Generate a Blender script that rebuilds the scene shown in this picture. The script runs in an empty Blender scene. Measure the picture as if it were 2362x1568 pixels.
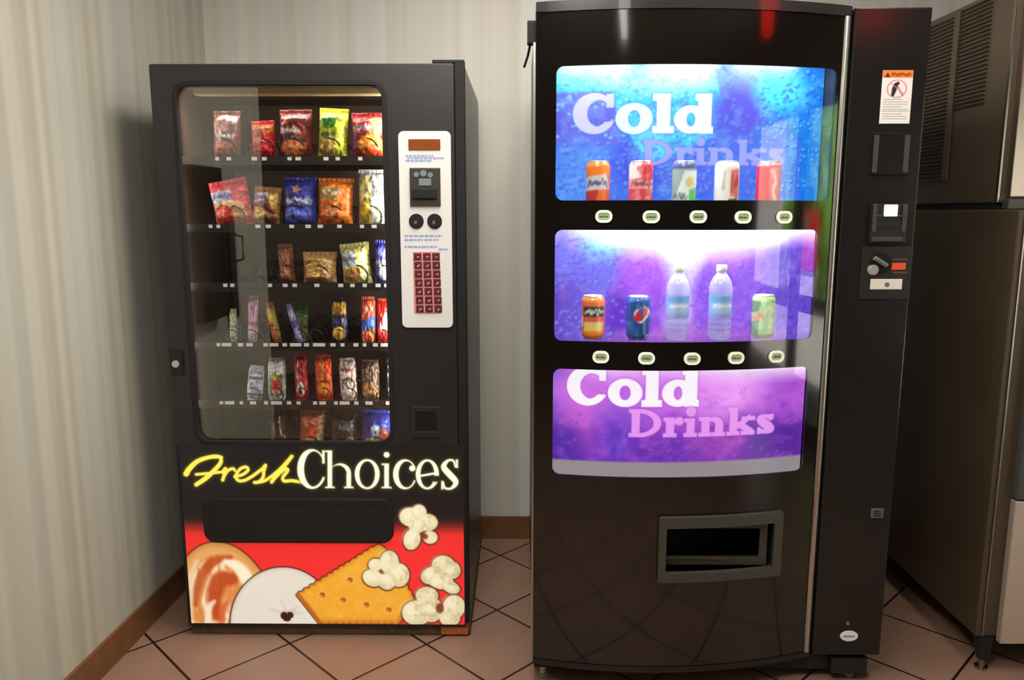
import bpy, bmesh, math, random
import numpy as np
from mathutils import Vector, Matrix
from mathutils.geometry import tessellate_polygon
random.seed(4)
S = bpy.context.scene
COL = S.collection
# ------------------------------------------------------------------ camera
FPX, PITCH, YAW, EYE = 1800.0, math.radians(9.28), math.radians(0.6), 1.397
cam = bpy.data.cameras.new('camera')
cam.sensor_width = 36.0
cam.lens = FPX / 2362 * 36
camo = bpy.data.objects.new('camera', cam)
COL.objects.link(camo)
camo.location = (0, 0, EYE)
camo.rotation_euler = (math.pi / 2 - PITCH, 0, YAW)
S.camera = camo


def at(px, py, Y):
    """point of the vertical plane y = Y measured from the photograph (2362 x 1568)"""
    a, b = (px - 1181) / FPX, (784 - py) / FPX
    f = math.cos(PITCH) + b * math.sin(PITCH)
    u = -math.sin(PITCH) + b * math.cos(PITCH)
    x = a * math.cos(YAW) - f * math.sin(YAW)
    y = a * math.sin(YAW) + f * math.cos(YAW)
    return Vector((x * Y / y, Y, EYE + u * Y / y))


# ------------------------------------------------------------------ colour and materials
def lin(c):
    c = np.asarray(c, float) / 255.0
    return np.where(c <= 0.04045, c / 12.92, ((c + 0.055) / 1.055) ** 2.4)


def rgba(c):
    return (*[float(x) for x in lin(c)], 1.0)


def new_mat(name):
    m = bpy.data.materials.new(name)
    m.use_nodes = True
    nt = m.node_tree
    return m, nt, nt.nodes, nt.links, nt.nodes['Principled BSDF']


def mat(name, c, rough=0.5, metal=0.0, spec=0.5, coat=0.0, coat_rough=0.05, noise=0.0, nscale=30.0, bump=0.0, bscale=200.0, emit=None, estr=0.0):
    m, nt, N, L, b = new_mat(name)
    b.inputs['Base Color'].default_value = rgba(c)
    b.inputs['Roughness'].default_value = rough
    b.inputs['Metallic'].default_value = metal
    b.inputs['Specular IOR Level'].default_value = spec
    b.inputs['Coat Weight'].default_value = coat
    b.inputs['Coat Roughness'].default_value = coat_rough
    tc = N.new('ShaderNodeTexCoord')
    if noise > 0:
        n = N.new('ShaderNodeTexNoise'); n.inputs['Scale'].default_value = nscale
        n.inputs['Detail'].default_value = 4
        L.new(tc.outputs['Object'], n.inputs['Vector'])
        mx = N.new('ShaderNodeMix'); mx.data_type = 'RGBA'
        lo, hi = np.clip(np.array(c) * (1 - noise), 0, 255), np.clip(np.array(c) * (1 + noise), 0, 255)
        mx.inputs['A'].default_value = rgba(lo); mx.inputs['B'].default_value = rgba(hi)
        L.new(n.outputs['Fac'], mx.inputs['Factor'])
        L.new(mx.outputs['Result'], b.inputs['Base Color'])
    if bump > 0:
        n2 = N.new('ShaderNodeTexNoise'); n2.inputs['Scale'].default_value = bscale
        L.new(tc.outputs['Object'], n2.inputs['Vector'])
        bp = N.new('ShaderNodeBump'); bp.inputs['Strength'].default_value = bump; bp.inputs['Distance'].default_value = 0.002
        L.new(n2.outputs['Fac'], bp.inputs['Height']); L.new(bp.outputs['Normal'], b.inputs['Normal'])
    if emit is not None:
        b.inputs['Emission Color'].default_value = rgba(emit)
        b.inputs['Emission Strength'].default_value = estr
    return m


def paint_mat(name, rough=0.4, emit=0.0, diffuse=1.0, coat=0.0, spec=0.5, metal=0.0):
    """printed surface: its artwork is the colour attribute 'art'"""
    m, nt, N, L, b = new_mat(name)
    a = N.new('ShaderNodeAttribute'); a.attribute_name = 'art'
    b.inputs['Roughness'].default_value = rough
    b.inputs['Coat Weight'].default_value = coat
    b.inputs['Specular IOR Level'].default_value = spec
    b.inputs['Metallic'].default_value = metal
    mx = N.new('ShaderNodeMix'); mx.data_type = 'RGBA'
    mx.inputs['A'].default_value = (0, 0, 0, 1); mx.inputs['Factor'].default_value = diffuse
    L.new(a.outputs['Color'], mx.inputs['B'])
    L.new(mx.outputs['Result'], b.inputs['Base Color'])
    if emit > 0:
        L.new(a.outputs['Color'], b.inputs['Emission Color'])
        b.inputs['Emission Strength'].default_value = emit
    return m


def glass_mat(name, f0=0.05, rough=0.0, tint=(255, 255, 255)):
    m = bpy.data.materials.new(name); m.use_nodes = True
    nt = m.node_tree; N, L = nt.nodes, nt.links
    N.remove(N['Principled BSDF'])
    out = N['Material Output']
    t = N.new('ShaderNodeBsdfTransparent'); t.inputs['Color'].default_value = rgba(tint)
    g = N.new('ShaderNodeBsdfGlossy'); g.inputs['Roughness'].default_value = rough
    lw = N.new('ShaderNodeLayerWeight'); lw.inputs['Blend'].default_value = 0.5
    p = N.new('ShaderNodeMath'); p.operation = 'POWER'; p.inputs[1].default_value = 5.0
    L.new(lw.outputs['Facing'], p.inputs[0])
    ma = N.new('ShaderNodeMath'); ma.operation = 'MULTIPLY_ADD'
    L.new(p.outputs[0], ma.inputs[0]); ma.inputs[1].default_value = 1 - f0; ma.inputs[2].default_value = f0
    mx = N.new('ShaderNodeMixShader')
    L.new(ma.outputs[0], mx.inputs[0]); L.new(t.outputs[0], mx.inputs[1]); L.new(g.outputs[0], mx.inputs[2])
    L.new(mx.outputs[0], out.inputs['Surface'])
    return m


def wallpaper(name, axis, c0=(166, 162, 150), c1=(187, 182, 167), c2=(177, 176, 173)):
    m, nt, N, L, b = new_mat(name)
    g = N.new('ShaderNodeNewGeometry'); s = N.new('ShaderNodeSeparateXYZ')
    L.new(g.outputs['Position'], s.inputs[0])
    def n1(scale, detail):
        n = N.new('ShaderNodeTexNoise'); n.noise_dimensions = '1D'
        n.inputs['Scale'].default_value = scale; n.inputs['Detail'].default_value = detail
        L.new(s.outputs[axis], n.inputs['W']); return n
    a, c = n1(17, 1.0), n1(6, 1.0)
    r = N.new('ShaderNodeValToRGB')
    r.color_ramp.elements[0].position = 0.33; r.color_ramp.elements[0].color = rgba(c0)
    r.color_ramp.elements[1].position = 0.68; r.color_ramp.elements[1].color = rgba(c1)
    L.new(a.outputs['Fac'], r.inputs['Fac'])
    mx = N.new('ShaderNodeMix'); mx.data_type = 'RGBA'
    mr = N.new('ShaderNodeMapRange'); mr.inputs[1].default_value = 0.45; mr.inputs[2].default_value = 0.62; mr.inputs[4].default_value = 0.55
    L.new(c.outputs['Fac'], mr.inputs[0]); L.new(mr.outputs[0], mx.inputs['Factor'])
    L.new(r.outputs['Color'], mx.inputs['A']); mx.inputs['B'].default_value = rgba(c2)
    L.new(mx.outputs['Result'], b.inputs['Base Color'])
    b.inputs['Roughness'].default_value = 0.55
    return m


def tile_mat():
    m, nt, N, L, b = new_mat('diamond floor tile')
    g = N.new('ShaderNodeNewGeometry'); mp = N.new('ShaderNodeMapping')
    mp.inputs['Rotation'].default_value = (0, 0, math.radians(45))
    mp.inputs['Location'].default_value = (2.204, -1.136, 0)
    L.new(g.outputs['Position'], mp.inputs['Vector'])
    bk = N.new('ShaderNodeTexBrick'); bk.offset = 0.0; bk.squash = 1.0
    L.new(mp.outputs['Vector'], bk.inputs['Vector'])
    bk.inputs['Scale'].default_value = 1.0
    bk.inputs['Brick Width'].default_value = 0.318; bk.inputs['Row Height'].default_value = 0.318
    bk.inputs['Mortar Size'].default_value = 0.0048; bk.inputs['Mortar Smooth'].default_value = 0.3
    bk.inputs['Color1'].default_value = rgba((150, 116, 99)); bk.inputs['Color2'].default_value = rgba((158, 122, 103))
    bk.inputs['Mortar'].default_value = rgba((40, 20, 16))
    n = N.new('ShaderNodeTexNoise'); n.inputs['Scale'].default_value = 9; n.inputs['Detail'].default_value = 6
    L.new(g.outputs['Position'], n.inputs['Vector'])
    mx = N.new('ShaderNodeMix'); mx.data_type = 'RGBA'; mx.blend_type = 'MULTIPLY'; mx.inputs['Factor'].default_value = 0.35
    L.new(bk.outputs['Color'], mx.inputs['A']); L.new(n.outputs['Color'], mx.inputs['B'])
    rp = N.new('ShaderNodeValToRGB'); rp.color_ramp.elements[0].color = (.72, .72, .72, 1); rp.color_ramp.elements[1].color = (1, 1, 1, 1)
    L.new(n.outputs['Fac'], rp.inputs['Fac']); L.new(rp.outputs['Color'], mx.inputs['B'])
    mx.inputs['Factor'].default_value = 1.0
    L.new(mx.outputs['Result'], b.inputs['Base Color'])
    b.inputs['Roughness'].default_value = 0.42
    bp = N.new('ShaderNodeBump'); bp.inputs['Strength'].default_value = 0.4; bp.inputs['Distance'].default_value = 0.002; bp.invert = True
    L.new(bk.outputs['Fac'], bp.inputs['Height']); L.new(bp.outputs['Normal'], b.inputs['Normal'])
    return m


# ------------------------------------------------------------------ objects
def tag(o, label=None, cat=None, group=None, kind=None):
    if label: o['label'] = label
    if cat: o['category'] = cat
    if group: o['group'] = group
    if kind: o['kind'] = kind
    return o


def empty(name, loc, label, cat, group=None):
    o = bpy.data.objects.new(name, None); COL.objects.link(o)
    o.location = loc; o.empty_display_size = 0.05
    return tag(o, label, cat, group)


def link(name, me, m, parent=None, world=True):
    o = bpy.data.objects.new(name, me); COL.objects.link(o)
    if m is not None and len(me.materials) == 0:
        for k in (m if isinstance(m, (list, tuple)) else [m]): me.materials.append(k)
    if parent is not None:
        o.parent = parent
        if world:                      # geometry was given in world space
            b = Vector((0, 0, 0)); p = parent
            while p is not None:
                b += p.location; p = p.parent
            o.location = Vector((0, 0, 0)) - b if parent.parent is None else Vector((0, 0, 0))
    return o


def obj(name, bm, m, parent=None, world=True, smooth=False):
    me = bpy.data.meshes.new(name)
    bmesh.ops.recalc_face_normals(bm, faces=bm.faces)
    bm.to_mesh(me); bm.free()
    if smooth:
        for p in me.polygons: p.use_smooth = True
    return link(name, me, m, parent, world)


def box(bm, x0, x1, y0, y1, z0, z1, bevel=0.0, seg=2):
    vs = [bm.verts.new(p) for p in ((x0, y0, z0), (x1, y0, z0), (x1, y1, z0), (x0, y1, z0), (x0, y0, z1), (x1, y0, z1), (x1, y1, z1), (x0, y1, z1))]
    fs = [bm.faces.new([vs[i] for i in q]) for q in ((3, 2, 1, 0), (4, 5, 6, 7), (0, 1, 5, 4), (1, 2, 6, 5), (2, 3, 7, 6), (3, 0, 4, 7))]
    if bevel > 0:
        es = list({e for f in fs for e in f.edges})
        bmesh.ops.bevel(bm, geom=es, offset=bevel, segments=seg, affect='EDGES', profile=0.6)


def boxobj(name, m, parent, *args, bevel=0.0, **kw):
    bm = bmesh.new(); box(bm, *args, bevel=bevel); return obj(name, bm, m, parent, **kw)


def rrect(x0, x1, z0, z1, r, n=8):
    """rounded rectangle outline, counter-clockwise in (x, z)"""
    pts = []
    for cx, cz, a0 in ((x1 - r, z0 + r, -90), (x1 - r, z1 - r, 0), (x0 + r, z1 - r, 90), (x0 + r, z0 + r, 180)):
        for k in range(n + 1):
            a = math.radians(a0 + 90 * k / n)
            pts.append((cx + r * math.cos(a), cz + r * math.sin(a)))
    return pts


def plate(bm, outer, holes, y0, y1, cuts=(), bend=None):
    """slab between y0 (front) and y1 (back) with the outline `outer` and `holes` in (x, z);
    sliced at the x values in cuts; bend(x) is added to y"""
    loops = [outer] + list(holes)
    polys = [[Vector((x, z, 0)) for x, z in lp] for lp in loops]
    tris = tessellate_polygon(polys)
    flat = [p for lp in loops for p in lp]
    fr = [bm.verts.new((x, y0, z)) for x, z in flat]
    bk = [bm.verts.new((x, y1, z)) for x, z in flat]
    for t in tris:
        try:
            bm.faces.new([fr[i] for i in t]); bm.faces.new([bk[i] for i in reversed(t)])
        except ValueError:
            pass
    k = 0
    for lp in loops:
        n = len(lp)
        for i in range(n):
            a, b = k + i, k + (i + 1) % n
            bm.faces.new((fr[a], fr[b], bk[b], bk[a]))
        k += n
    for x in cuts:
        bmesh.ops.bisect_plane(bm, geom=bm.verts[:] + bm.edges[:] + bm.faces[:], plane_co=(x, 0, 0), plane_no=(1, 0, 0), dist=1e-6)
    if bend:
        for v in bm.verts: v.co.y += bend(v.co.x)


def plateobj(name, m, parent, outer, holes, y0, y1, bevel=0.0, **kw):
    bm = bmesh.new(); plate(bm, outer, holes, y0, y1)
    if bevel > 0:
        bmesh.ops.recalc_face_normals(bm, faces=bm.faces)
        es = [e for e in bm.edges if len(e.link_faces) == 2 and e.calc_face_angle(0) > 1.0 and all(abs(v.co.y - y0) < 1e-6 for v in e.verts)]
        bmesh.ops.bevel(bm, geom=es, offset=bevel, segments=2, affect='EDGES', profile=0.6)
    return obj(name, bm, m, parent, **kw)


def tube(bm, pts, r, n=8, closed=False):
    pts = [Vector(p) for p in pts]
    rings = []
    for i, p in enumerate(pts):
        d = (pts[min(i + 1, len(pts) - 1)] - pts[max(i - 1, 0)]).normalized()
        u = d.orthogonal().normalized() if abs(d.z) > 0.95 else d.cross(Vector((0, 0, 1))).normalized()
        w = d.cross(u)
        rr = r[i] if isinstance(r, (list, tuple)) else r
        rings.append([bm.verts.new(p + (u * math.cos(2 * math.pi * k / n) + w * math.sin(2 * math.pi * k / n)) * rr) for k in range(n)])
    for a, b in zip(rings, rings[1:]):
        for k in range(n):
            bm.faces.new((a[k], a[(k + 1) % n], b[(k + 1) % n], b[k]))
    bm.faces.new(list(reversed(rings[0]))); bm.faces.new(rings[-1])


def disc(bm, x, z, r, y0, y1, n=24, rz=None, bevel=0.0):
    """short cylinder facing -y"""
    rz = rz or r
    outer = [(x + r * math.cos(2 * math.pi * k / n), z + rz * math.sin(2 * math.pi * k / n)) for k in range(n)]
    f = [bm.verts.new((a, y0, b)) for a, b in outer]; g = [bm.verts.new((a, y1, b)) for a, b in outer]
    F = bm.faces.new(f); bm.faces.new(list(reversed(g)))
    for i in range(n): bm.faces.new((f[i], f[(i + 1) % n], g[(i + 1) % n], g[i]))
    if bevel > 0:
        bmesh.ops.bevel(bm, geom=list(F.edges), offset=bevel, segments=2, affect='EDGES')


def grid_mesh(name, P, art=None, extra=None):
    """P: (ny, nx, 3) points; art: (ny, nx, 3) sRGB 0-255 artwork; extra: list of (verts, faces, colour) added"""
    ny, nx = P.shape[:2]
    v = P.reshape(-1, 3)
    i = np.arange(ny * nx).reshape(ny, nx)
    q = np.stack([i[:-1, :-1], i[:-1, 1:], i[1:, 1:], i[1:, :-1]], -1).reshape(-1, 4)
    me = bpy.data.meshes.new(name)
    me.vertices.add(len(v)); me.vertices.foreach_set('co', v.astype(np.float32).ravel())
    me.loops.add(q.size); me.loops.foreach_set('vertex_index', q.astype(np.int32).ravel())
    me.polygons.add(len(q)); me.polygons.foreach_set('loop_start', np.arange(0, q.size, 4, dtype=np.int32))
    me.polygons.foreach_set('use_smooth', np.ones(len(q), bool))
    me.update(calc_edges=True)
    if art is not None:
        at_ = me.color_attributes.new('art', 'FLOAT_COLOR', 'POINT')
        c = np.ones((len(v), 4), np.float32); c[:, :3] = lin(np.clip(art.reshape(-1, 3), 0, 255))
        at_.data.foreach_set('color', c.ravel())
    return me


# ------------------------------------------------------------------ drawing printed artwork
def vnoise(x, y, seed=0, octaves=3):
    rng = np.random.RandomState(seed); T = rng.rand(64, 64)
    out = np.zeros_like(x, float); amp, tot = 1.0, 0.0
    for o in range(octaves):
        xi, yi = np.floor(x).astype(int), np.floor(y).astype(int)
        fx, fy = x - xi, y - yi
        fx, fy = fx * fx * (3 - 2 * fx), fy * fy * (3 - 2 * fy)
        g = lambda a, b: T[(a + 17 * o) % 64, (b + 31 * o) % 64]
        out += amp * ((g(xi, yi) * (1 - fx) + g(xi + 1, yi) * fx) * (1 - fy) + (g(xi, yi + 1) * (1 - fx) + g(xi + 1, yi + 1) * fx) * fy)
        tot += amp; amp *= 0.5; x = x * 2; y = y * 2
    return out / tot


class Art:
    """artwork sampled at drawing coordinates x (right), y (down); colours sRGB 0-255"""
    def __init__(s, x, y, base, aa=2.5):
        s.x, s.y, s.aa = x, y, aa
        s.c = np.zeros(x.shape + (3,)) + np.array(base, float)

    def put(s, d, col, a=1.0, soft=None):
        m = np.clip(0.5 - d / (soft or s.aa), 0, 1) * a
        col = np.asarray(col, float)
        s.c = s.c * (1 - m[..., None]) + col * m[..., None]
        return s

    def mix(s, w, col):
        w = np.clip(w, 0, 1)
        s.c = s.c * (1 - w[..., None]) + np.asarray(col, float) * w[..., None]
        return s

    def ell(s, cx, cy, rx, ry=None, rot=0):
        ry = ry or rx
        a = math.radians(rot); X, Y = s.x - cx, s.y - cy
        X, Y = X * math.cos(a) + Y * math.sin(a), -X * math.sin(a) + Y * math.cos(a)
        k = np.hypot(X / rx, Y / ry)
        g = np.hypot(X / rx ** 2, Y / ry ** 2) + 1e-9
        return k * (k - 1) / g

    def rec(s, x0, y0, x1, y1, r=0):
        qx = np.abs(s.x - (x0 + x1) / 2) - abs(x1 - x0) / 2 + r
        qy = np.abs(s.y - (y0 + y1) / 2) - abs(y1 - y0) / 2 + r
        return np.hypot(np.maximum(qx, 0), np.maximum(qy, 0)) + np.minimum(np.maximum(qx, qy), 0) - r

    def seg(s, pts, w):
        """stroke through pts, w = half width (number or one per point)"""
        d = np.full(s.x.shape, 1e9)
        ws = w if isinstance(w, (list, tuple)) else [w] * len(pts)
        for (a, b, wa, wb) in zip(pts, pts[1:], ws, ws[1:]):
            ax, ay, bx, by = *a, *b
            vx, vy = bx - ax, by - ay
            t = np.clip(((s.x - ax) * vx + (s.y - ay) * vy) / (vx * vx + vy * vy + 1e-9), 0, 1)
            d = np.minimum(d, np.hypot(s.x - ax - t * vx, s.y - ay - t * vy) - (wa + (wb - wa) * t))
        return d

    def spl(s, pts, w, n=6):
        """smooth stroke (Catmull-Rom)"""
        ws = w if isinstance(w, (list, tuple)) else [w] * len(pts)
        P, W = curve(pts, n), curve([(a, 0) for a in ws], n)
        return s.seg(P, [a for a, _ in W])

    def poly(s, pts):
        d = np.full(s.x.shape, 1e9); sg = np.ones(s.x.shape)
        n = len(pts)
        for i in range(n):
            ax, ay = pts[i]; bx, by = pts[i - 1]
            ex, ey = bx - ax, by - ay
            wx, wy = s.x - ax, s.y - ay
            t = np.clip((wx * ex + wy * ey) / (ex * ex + ey * ey + 1e-12), 0, 1)
            d = np.minimum(d, (wx - ex * t) ** 2 + (wy - ey * t) ** 2)
            c1, c2, c3 = s.y >= ay, s.y < by, ex * wy > ey * wx
            fl = (c1 & c2 & c3) | (~c1 & ~c2 & ~c3)
            sg = np.where(fl, -sg, sg)
        return sg * np.sqrt(d)


def curve(pts, n=6):
    p = [np.array(q, float) for q in pts]
    p = [2 * p[0] - p[1]] + p + [2 * p[-1] - p[-2]]
    out = []
    for i in range(1, len(p) - 2):
        for k in range(n):
            t = k / n
            out.append(tuple(0.5 * (2 * p[i] + (p[i + 1] - p[i - 1]) * t + (2 * p[i - 1] - 5 * p[i] + 4 * p[i + 1] - p[i + 2]) * t * t + (3 * p[i] - p[i - 1] - 3 * p[i + 1] + p[i + 2]) * t ** 3)))
    out.append(tuple(p[-2]))
    return out


U = lambda *d: np.minimum.reduce(d)
I = lambda *d: np.maximum.reduce(d)


def serif_letter(A, ch, x0, y0, x1, y1, st, th, sf=None):
    """distance field of a serif letter in the box; st = stem width, th = thin stroke, sf = serif overhang"""
    w, h = x1 - x0, y1 - y0
    cx, cy = (x0 + x1) / 2, (y0 + y1) / 2
    sf = st * 0.45 if sf is None else sf
    def stem(x, ya, yb, top=True, bot=True, left_only=False):
        d = A.rec(x, ya, x + st, yb)
        if bot: d = U(d, A.rec(x - sf, yb - th, x + st + sf, yb))
        if top: d = U(d, A.rec(x - sf, ya, x + st * (0.6 if left_only else 1) + (0 if left_only else sf), ya + th))
        return d
    def bowl(ax, ay, bx, by):
        mx, my = (ax + bx) / 2, (ay + by) / 2
        rx, ry = (bx - ax) / 2, (by - ay) / 2
        return I(A.ell(mx, my, rx, ry), -A.ell(mx, my, max(rx - st * 0.92, 1), max(ry - th, 1)))
    if ch in 'Cc':
        rx, ry = w / 2 * 1.06, h / 2
        d = I(A.ell(x0 + rx, cy, rx, ry), -A.ell(x0 + rx + st * 0.35, cy, max(rx - st * 0.72, 1), ry - th))
        d = I(d, -A.rec(cx + w * 0.12, cy - h * 0.16, x1 + w, cy + h * (0.24 if ch == 'C' else 0.2)))
        d = I(d, A.rec(x0 - 9, y0 - 9, x1, y1 + 9))
        if ch == 'C':
            d = U(d, A.rec(x1 - max(th, w * 0.09), y0 + h * 0.03, x1, y0 + h * 0.36))
            d = U(d, I(A.ell(x0 + rx, cy, rx, ry), -A.ell(x0 + rx, cy, rx - th * 1.1, ry - th), A.rec(cx, cy + h * 0.2, x1, y1)))
        else:
            d = U(d, A.ell(x1 - st * 0.62, y0 + h * 0.3, st * 0.6, st * 0.6))
        return d
    if ch == 'o': return bowl(x0, y0, x1, y1)
    if ch == 'l': return stem(cx - st / 2, y0, y1, left_only=True)
    if ch == 'i':
        return U(stem(cx - st / 2, y0 + h * 0.34, y1, left_only=True), A.ell(cx, y0 + h * 0.11, st * 0.62, st * 0.62))
    if ch == 'd':
        return U(bowl(x0, y0 + h * 0.29, x1 - st * 0.35, y1), A.rec(x1 - st - sf * 0.3, y0, x1 - sf * 0.3, y1), A.rec(x1 - st - sf, y0, x1 - sf * 0.3, y0 + th), A.rec(x1 - st, y1 - th, x1 + sf * 0.2, y1))
    if ch == 'D':
        b = I(bowl(x0 - w * 0.36, y0, x1, y1), A.rec(x0 + st * 0.4, y0 - 9, x1 + 9, y1 + 9))
        return U(stem(x0 + sf, y0, y1), b, A.rec(x0 + sf, y0, cx, y0 + th), A.rec(x0 + sf, y1 - th, cx, y1))
    if ch == 'r':
        return U(stem(x0 + sf, y0, y1, left_only=True), A.seg([(x0 + sf + st * 0.8, y0 + h * 0.32), (x0 + sf + st * 1.4, y0 + h * 0.12), (x1 - st * 0.3, y0 + h * 0.1)], th * 0.55), A.ell(x1 - st * 0.4, y0 + h * 0.2, st * 0.5, st * 0.5))
    if ch in 'nh':
        ya = y0 if ch == 'n' else y0 + h * 0.34
        hh = y1 - ya
        xr = x1 - sf - st
        ar = I(A.ell((x0 + sf + st * 0.5 + x1 - sf) / 2, ya + hh * 0.42, (x1 - x0 - 2 * sf - st * 0.5) / 2, hh * 0.42), -A.ell((x0 + sf + st * 0.5 + xr) / 2, ya + hh * 0.5, (xr - x0 - sf - st * 0.2) / 2, hh * 0.5 - th * 1.1), A.rec(x0 + sf, ya, x1, ya + hh * 0.5))
        return U(stem(x0 + sf, y0, y1, left_only=True), stem(xr, ya + hh * 0.4, y1, top=False), ar)
    if ch == 'k':
        return U(stem(x0 + sf, y0, y1, left_only=True), A.seg([(x0 + sf + st, y0 + h * 0.68), (x1 - st * 0.8, y0 + h * 0.38)], th * 0.6), A.seg([(x0 + sf + st * 1.3, y0 + h * 0.62), (x1 - st * 0.55, y1 - st * 0.4)], st * 0.42), A.rec(cx, y1 - th, x1, y1), A.rec(cx, y0 + h * 0.34, x1, y0 + h * 0.34 + th))
    if ch == 'e':
        d = I(bowl(x0, y0, x1, y1), -A.poly([(cx + st * 0.2, cy + th * 0.6), (x1 + 9, cy + th * 0.6), (x1 + 9, cy + h * 0.2), (cx + w * 0.3, cy + h * 0.26)]))
        return U(d, A.seg([(x0 + st * 0.6, cy + h * 0.06), (x1 - st * 0.7, cy - h * 0.04)], th * 0.5))
    if ch == 's':
        t = st * 0.5
        return U(A.spl([(x1 - t * 1.1, y0 + h * 0.24), (x1 - w * 0.3, y0 + th * 0.6), (cx - w * 0.1, y0 + th * 0.6), (x0 + t * 1.1, y0 + h * 0.25), (cx, cy), (x1 - t, y1 - h * 0.25), (cx + w * 0.1, y1 - th * 0.6), (x0 + w * 0.25, y1 - th * 0.7), (x0 + t * 0.8, y1 - h * 0.25)], [th * 0.5, th * 0.5, th * 0.6, t, t * 1.15, t, th * 0.6, th * 0.5, th * 0.5]), A.rec(x1 - th * 1.3, y0, x1 - th * 0.3, y0 + h * 0.28), A.rec(x0 + th * 0.3, y1 - h * 0.28, x0 + th * 1.3, y1))
    return A.rec(x0, y0, x1, y1)


def squiggle(A, x0, y0, x1, y1, col, n=5, w=None, seed=1, a=1.0):
    """a run of small unreadable letter shapes"""
    rng = random.Random(seed); n *= 3; pts = []
    for k in range(n + 1):
        pts.append((x0 + (x1 - x0) * k / n, y0 + (y1 - y0) * (rng.uniform(.0, .45) if k % 2 else rng.uniform(.55, 1.0))))
    A.put(A.spl(pts, w or (y1 - y0) * .1, 3), col, a, A.aa * 1.2)
    return A


# ------------------------------------------------------------------ shared materials
M = {}
M['charcoal'] = mat('charcoal powder coat', (39, 37, 38), rough=0.36, bump=0.15, bscale=500, noise=0.06)
M['black'] = mat('black plastic', (20, 19, 18), rough=0.4)
M['matte_black'] = mat('matte black', (17, 16, 15), rough=0.75)
M['gloss_black'] = mat('gloss black polycarbonate', (17, 14, 12), rough=0.09, spec=0.6, coat=0.3, coat_rough=0.02)
M['panel_black'] = mat('satin black panel', (27, 26, 25), rough=0.2, spec=0.45)
M['side_black'] = mat('painted black steel', (30, 28, 26), rough=0.35)
M['interior'] = mat('dark brown interior', (112, 92, 78), rough=0.6)
M['tray'] = mat('dark tray steel', (34, 28, 25), rough=0.6, spec=.3)
M['coil'] = mat('black coated wire', (14, 13, 13), rough=0.35)
M['white'] = mat('white plastic', (236, 234, 232), rough=0.35)
M['tagw'] = mat('white price tag', (235, 235, 228), rough=0.5, emit=(235, 235, 228), estr=0.0)
M['steel'] = mat('brushed steel', (150, 146, 140), rough=0.28, metal=1.0, noise=0.05)
M['chrome'] = mat('polished trim', (196, 194, 190), rough=0.3, metal=1.0)
M['darkgrey'] = mat('dark grey plastic', (62, 60, 54), rough=0.35)
M['midgrey'] = mat('grey plastic', (105, 104, 102), rough=0.4)
M['cream'] = mat('cream lamp housing', (176, 158, 118), rough=0.5)
M['copper'] = mat('rusty orange paint', (176, 96, 48), rough=0.6, noise=0.35, nscale=40)
M['rust'] = mat('scuffed dirty base', (62, 48, 27), rough=0.7, noise=0.95, nscale=30)
M['red_orange'] = mat('red orange label', (226, 78, 46), rough=0.4)
M['silver'] = mat('silver knob', (205, 203, 200), rough=0.22, metal=0.6)
M['brown_lcd'] = mat('amber display', (128, 66, 28), rough=0.2, noise=0.2, nscale=60, emit=(128, 66, 28), estr=0.25)
M['pink'] = mat('rose keypad', (225, 150, 152), rough=0.45)
M['key'] = mat('maroon key', (96, 34, 40), rough=0.4)
M['print'] = paint_mat('printed film', rough=0.36, spec=0.35, coat=0.08)
M['print_card'] = paint_mat('printed sticker', rough=0.45)
M['can'] = paint_mat('printed can', rough=0.25, coat=0.4, metal=0.0)
M['backlit'] = paint_mat('backlit graphic', rough=0.4, emit=1.0, diffuse=0.12)
M['backlit_soft'] = paint_mat('backlit front graphic', rough=0.35, emit=0.62, diffuse=0.8)
M['snack_glass'] = glass_mat('snack window glass', f0=0.13)
M['cover'] = glass_mat('clear display cover', f0=0.04)
M['door_glass'] = glass_mat('door glass', f0=0.04)
M['clear'] = glass_mat('clear bottle plastic', f0=0.10, rough=0.05, tint=(226, 232, 246))
def frosted(name, amount):
    m = glass_mat(name, f0=.10, rough=.08, tint=(236, 240, 250)); nt = m.node_tree
    o = nt.nodes['Material Output']; old = o.inputs['Surface'].links[0].from_socket
    d = nt.nodes.new('ShaderNodeBsdfTranslucent'); d.inputs['Color'].default_value = (.9, .93, 1, 1)
    d2 = nt.nodes.new('ShaderNodeBsdfDiffuse'); d2.inputs['Color'].default_value = (.9, .93, 1, 1)
    a1 = nt.nodes.new('ShaderNodeMixShader'); a1.inputs[0].default_value = .5
    nt.links.new(d.outputs[0], a1.inputs[1]); nt.links.new(d2.outputs[0], a1.inputs[2])
    a2 = nt.nodes.new('ShaderNodeMixShader'); a2.inputs[0].default_value = amount
    nt.links.new(old, a2.inputs[1]); nt.links.new(a1.outputs[0], a2.inputs[2]); nt.links.new(a2.outputs[0], o.inputs['Surface'])
    return m
M['clear'] = frosted('clear bottle plastic', .30)
M['base_brown'] = mat('brown tile baseboard', (112, 74, 44), rough=0.4, noise=0.2, nscale=14)

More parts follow.
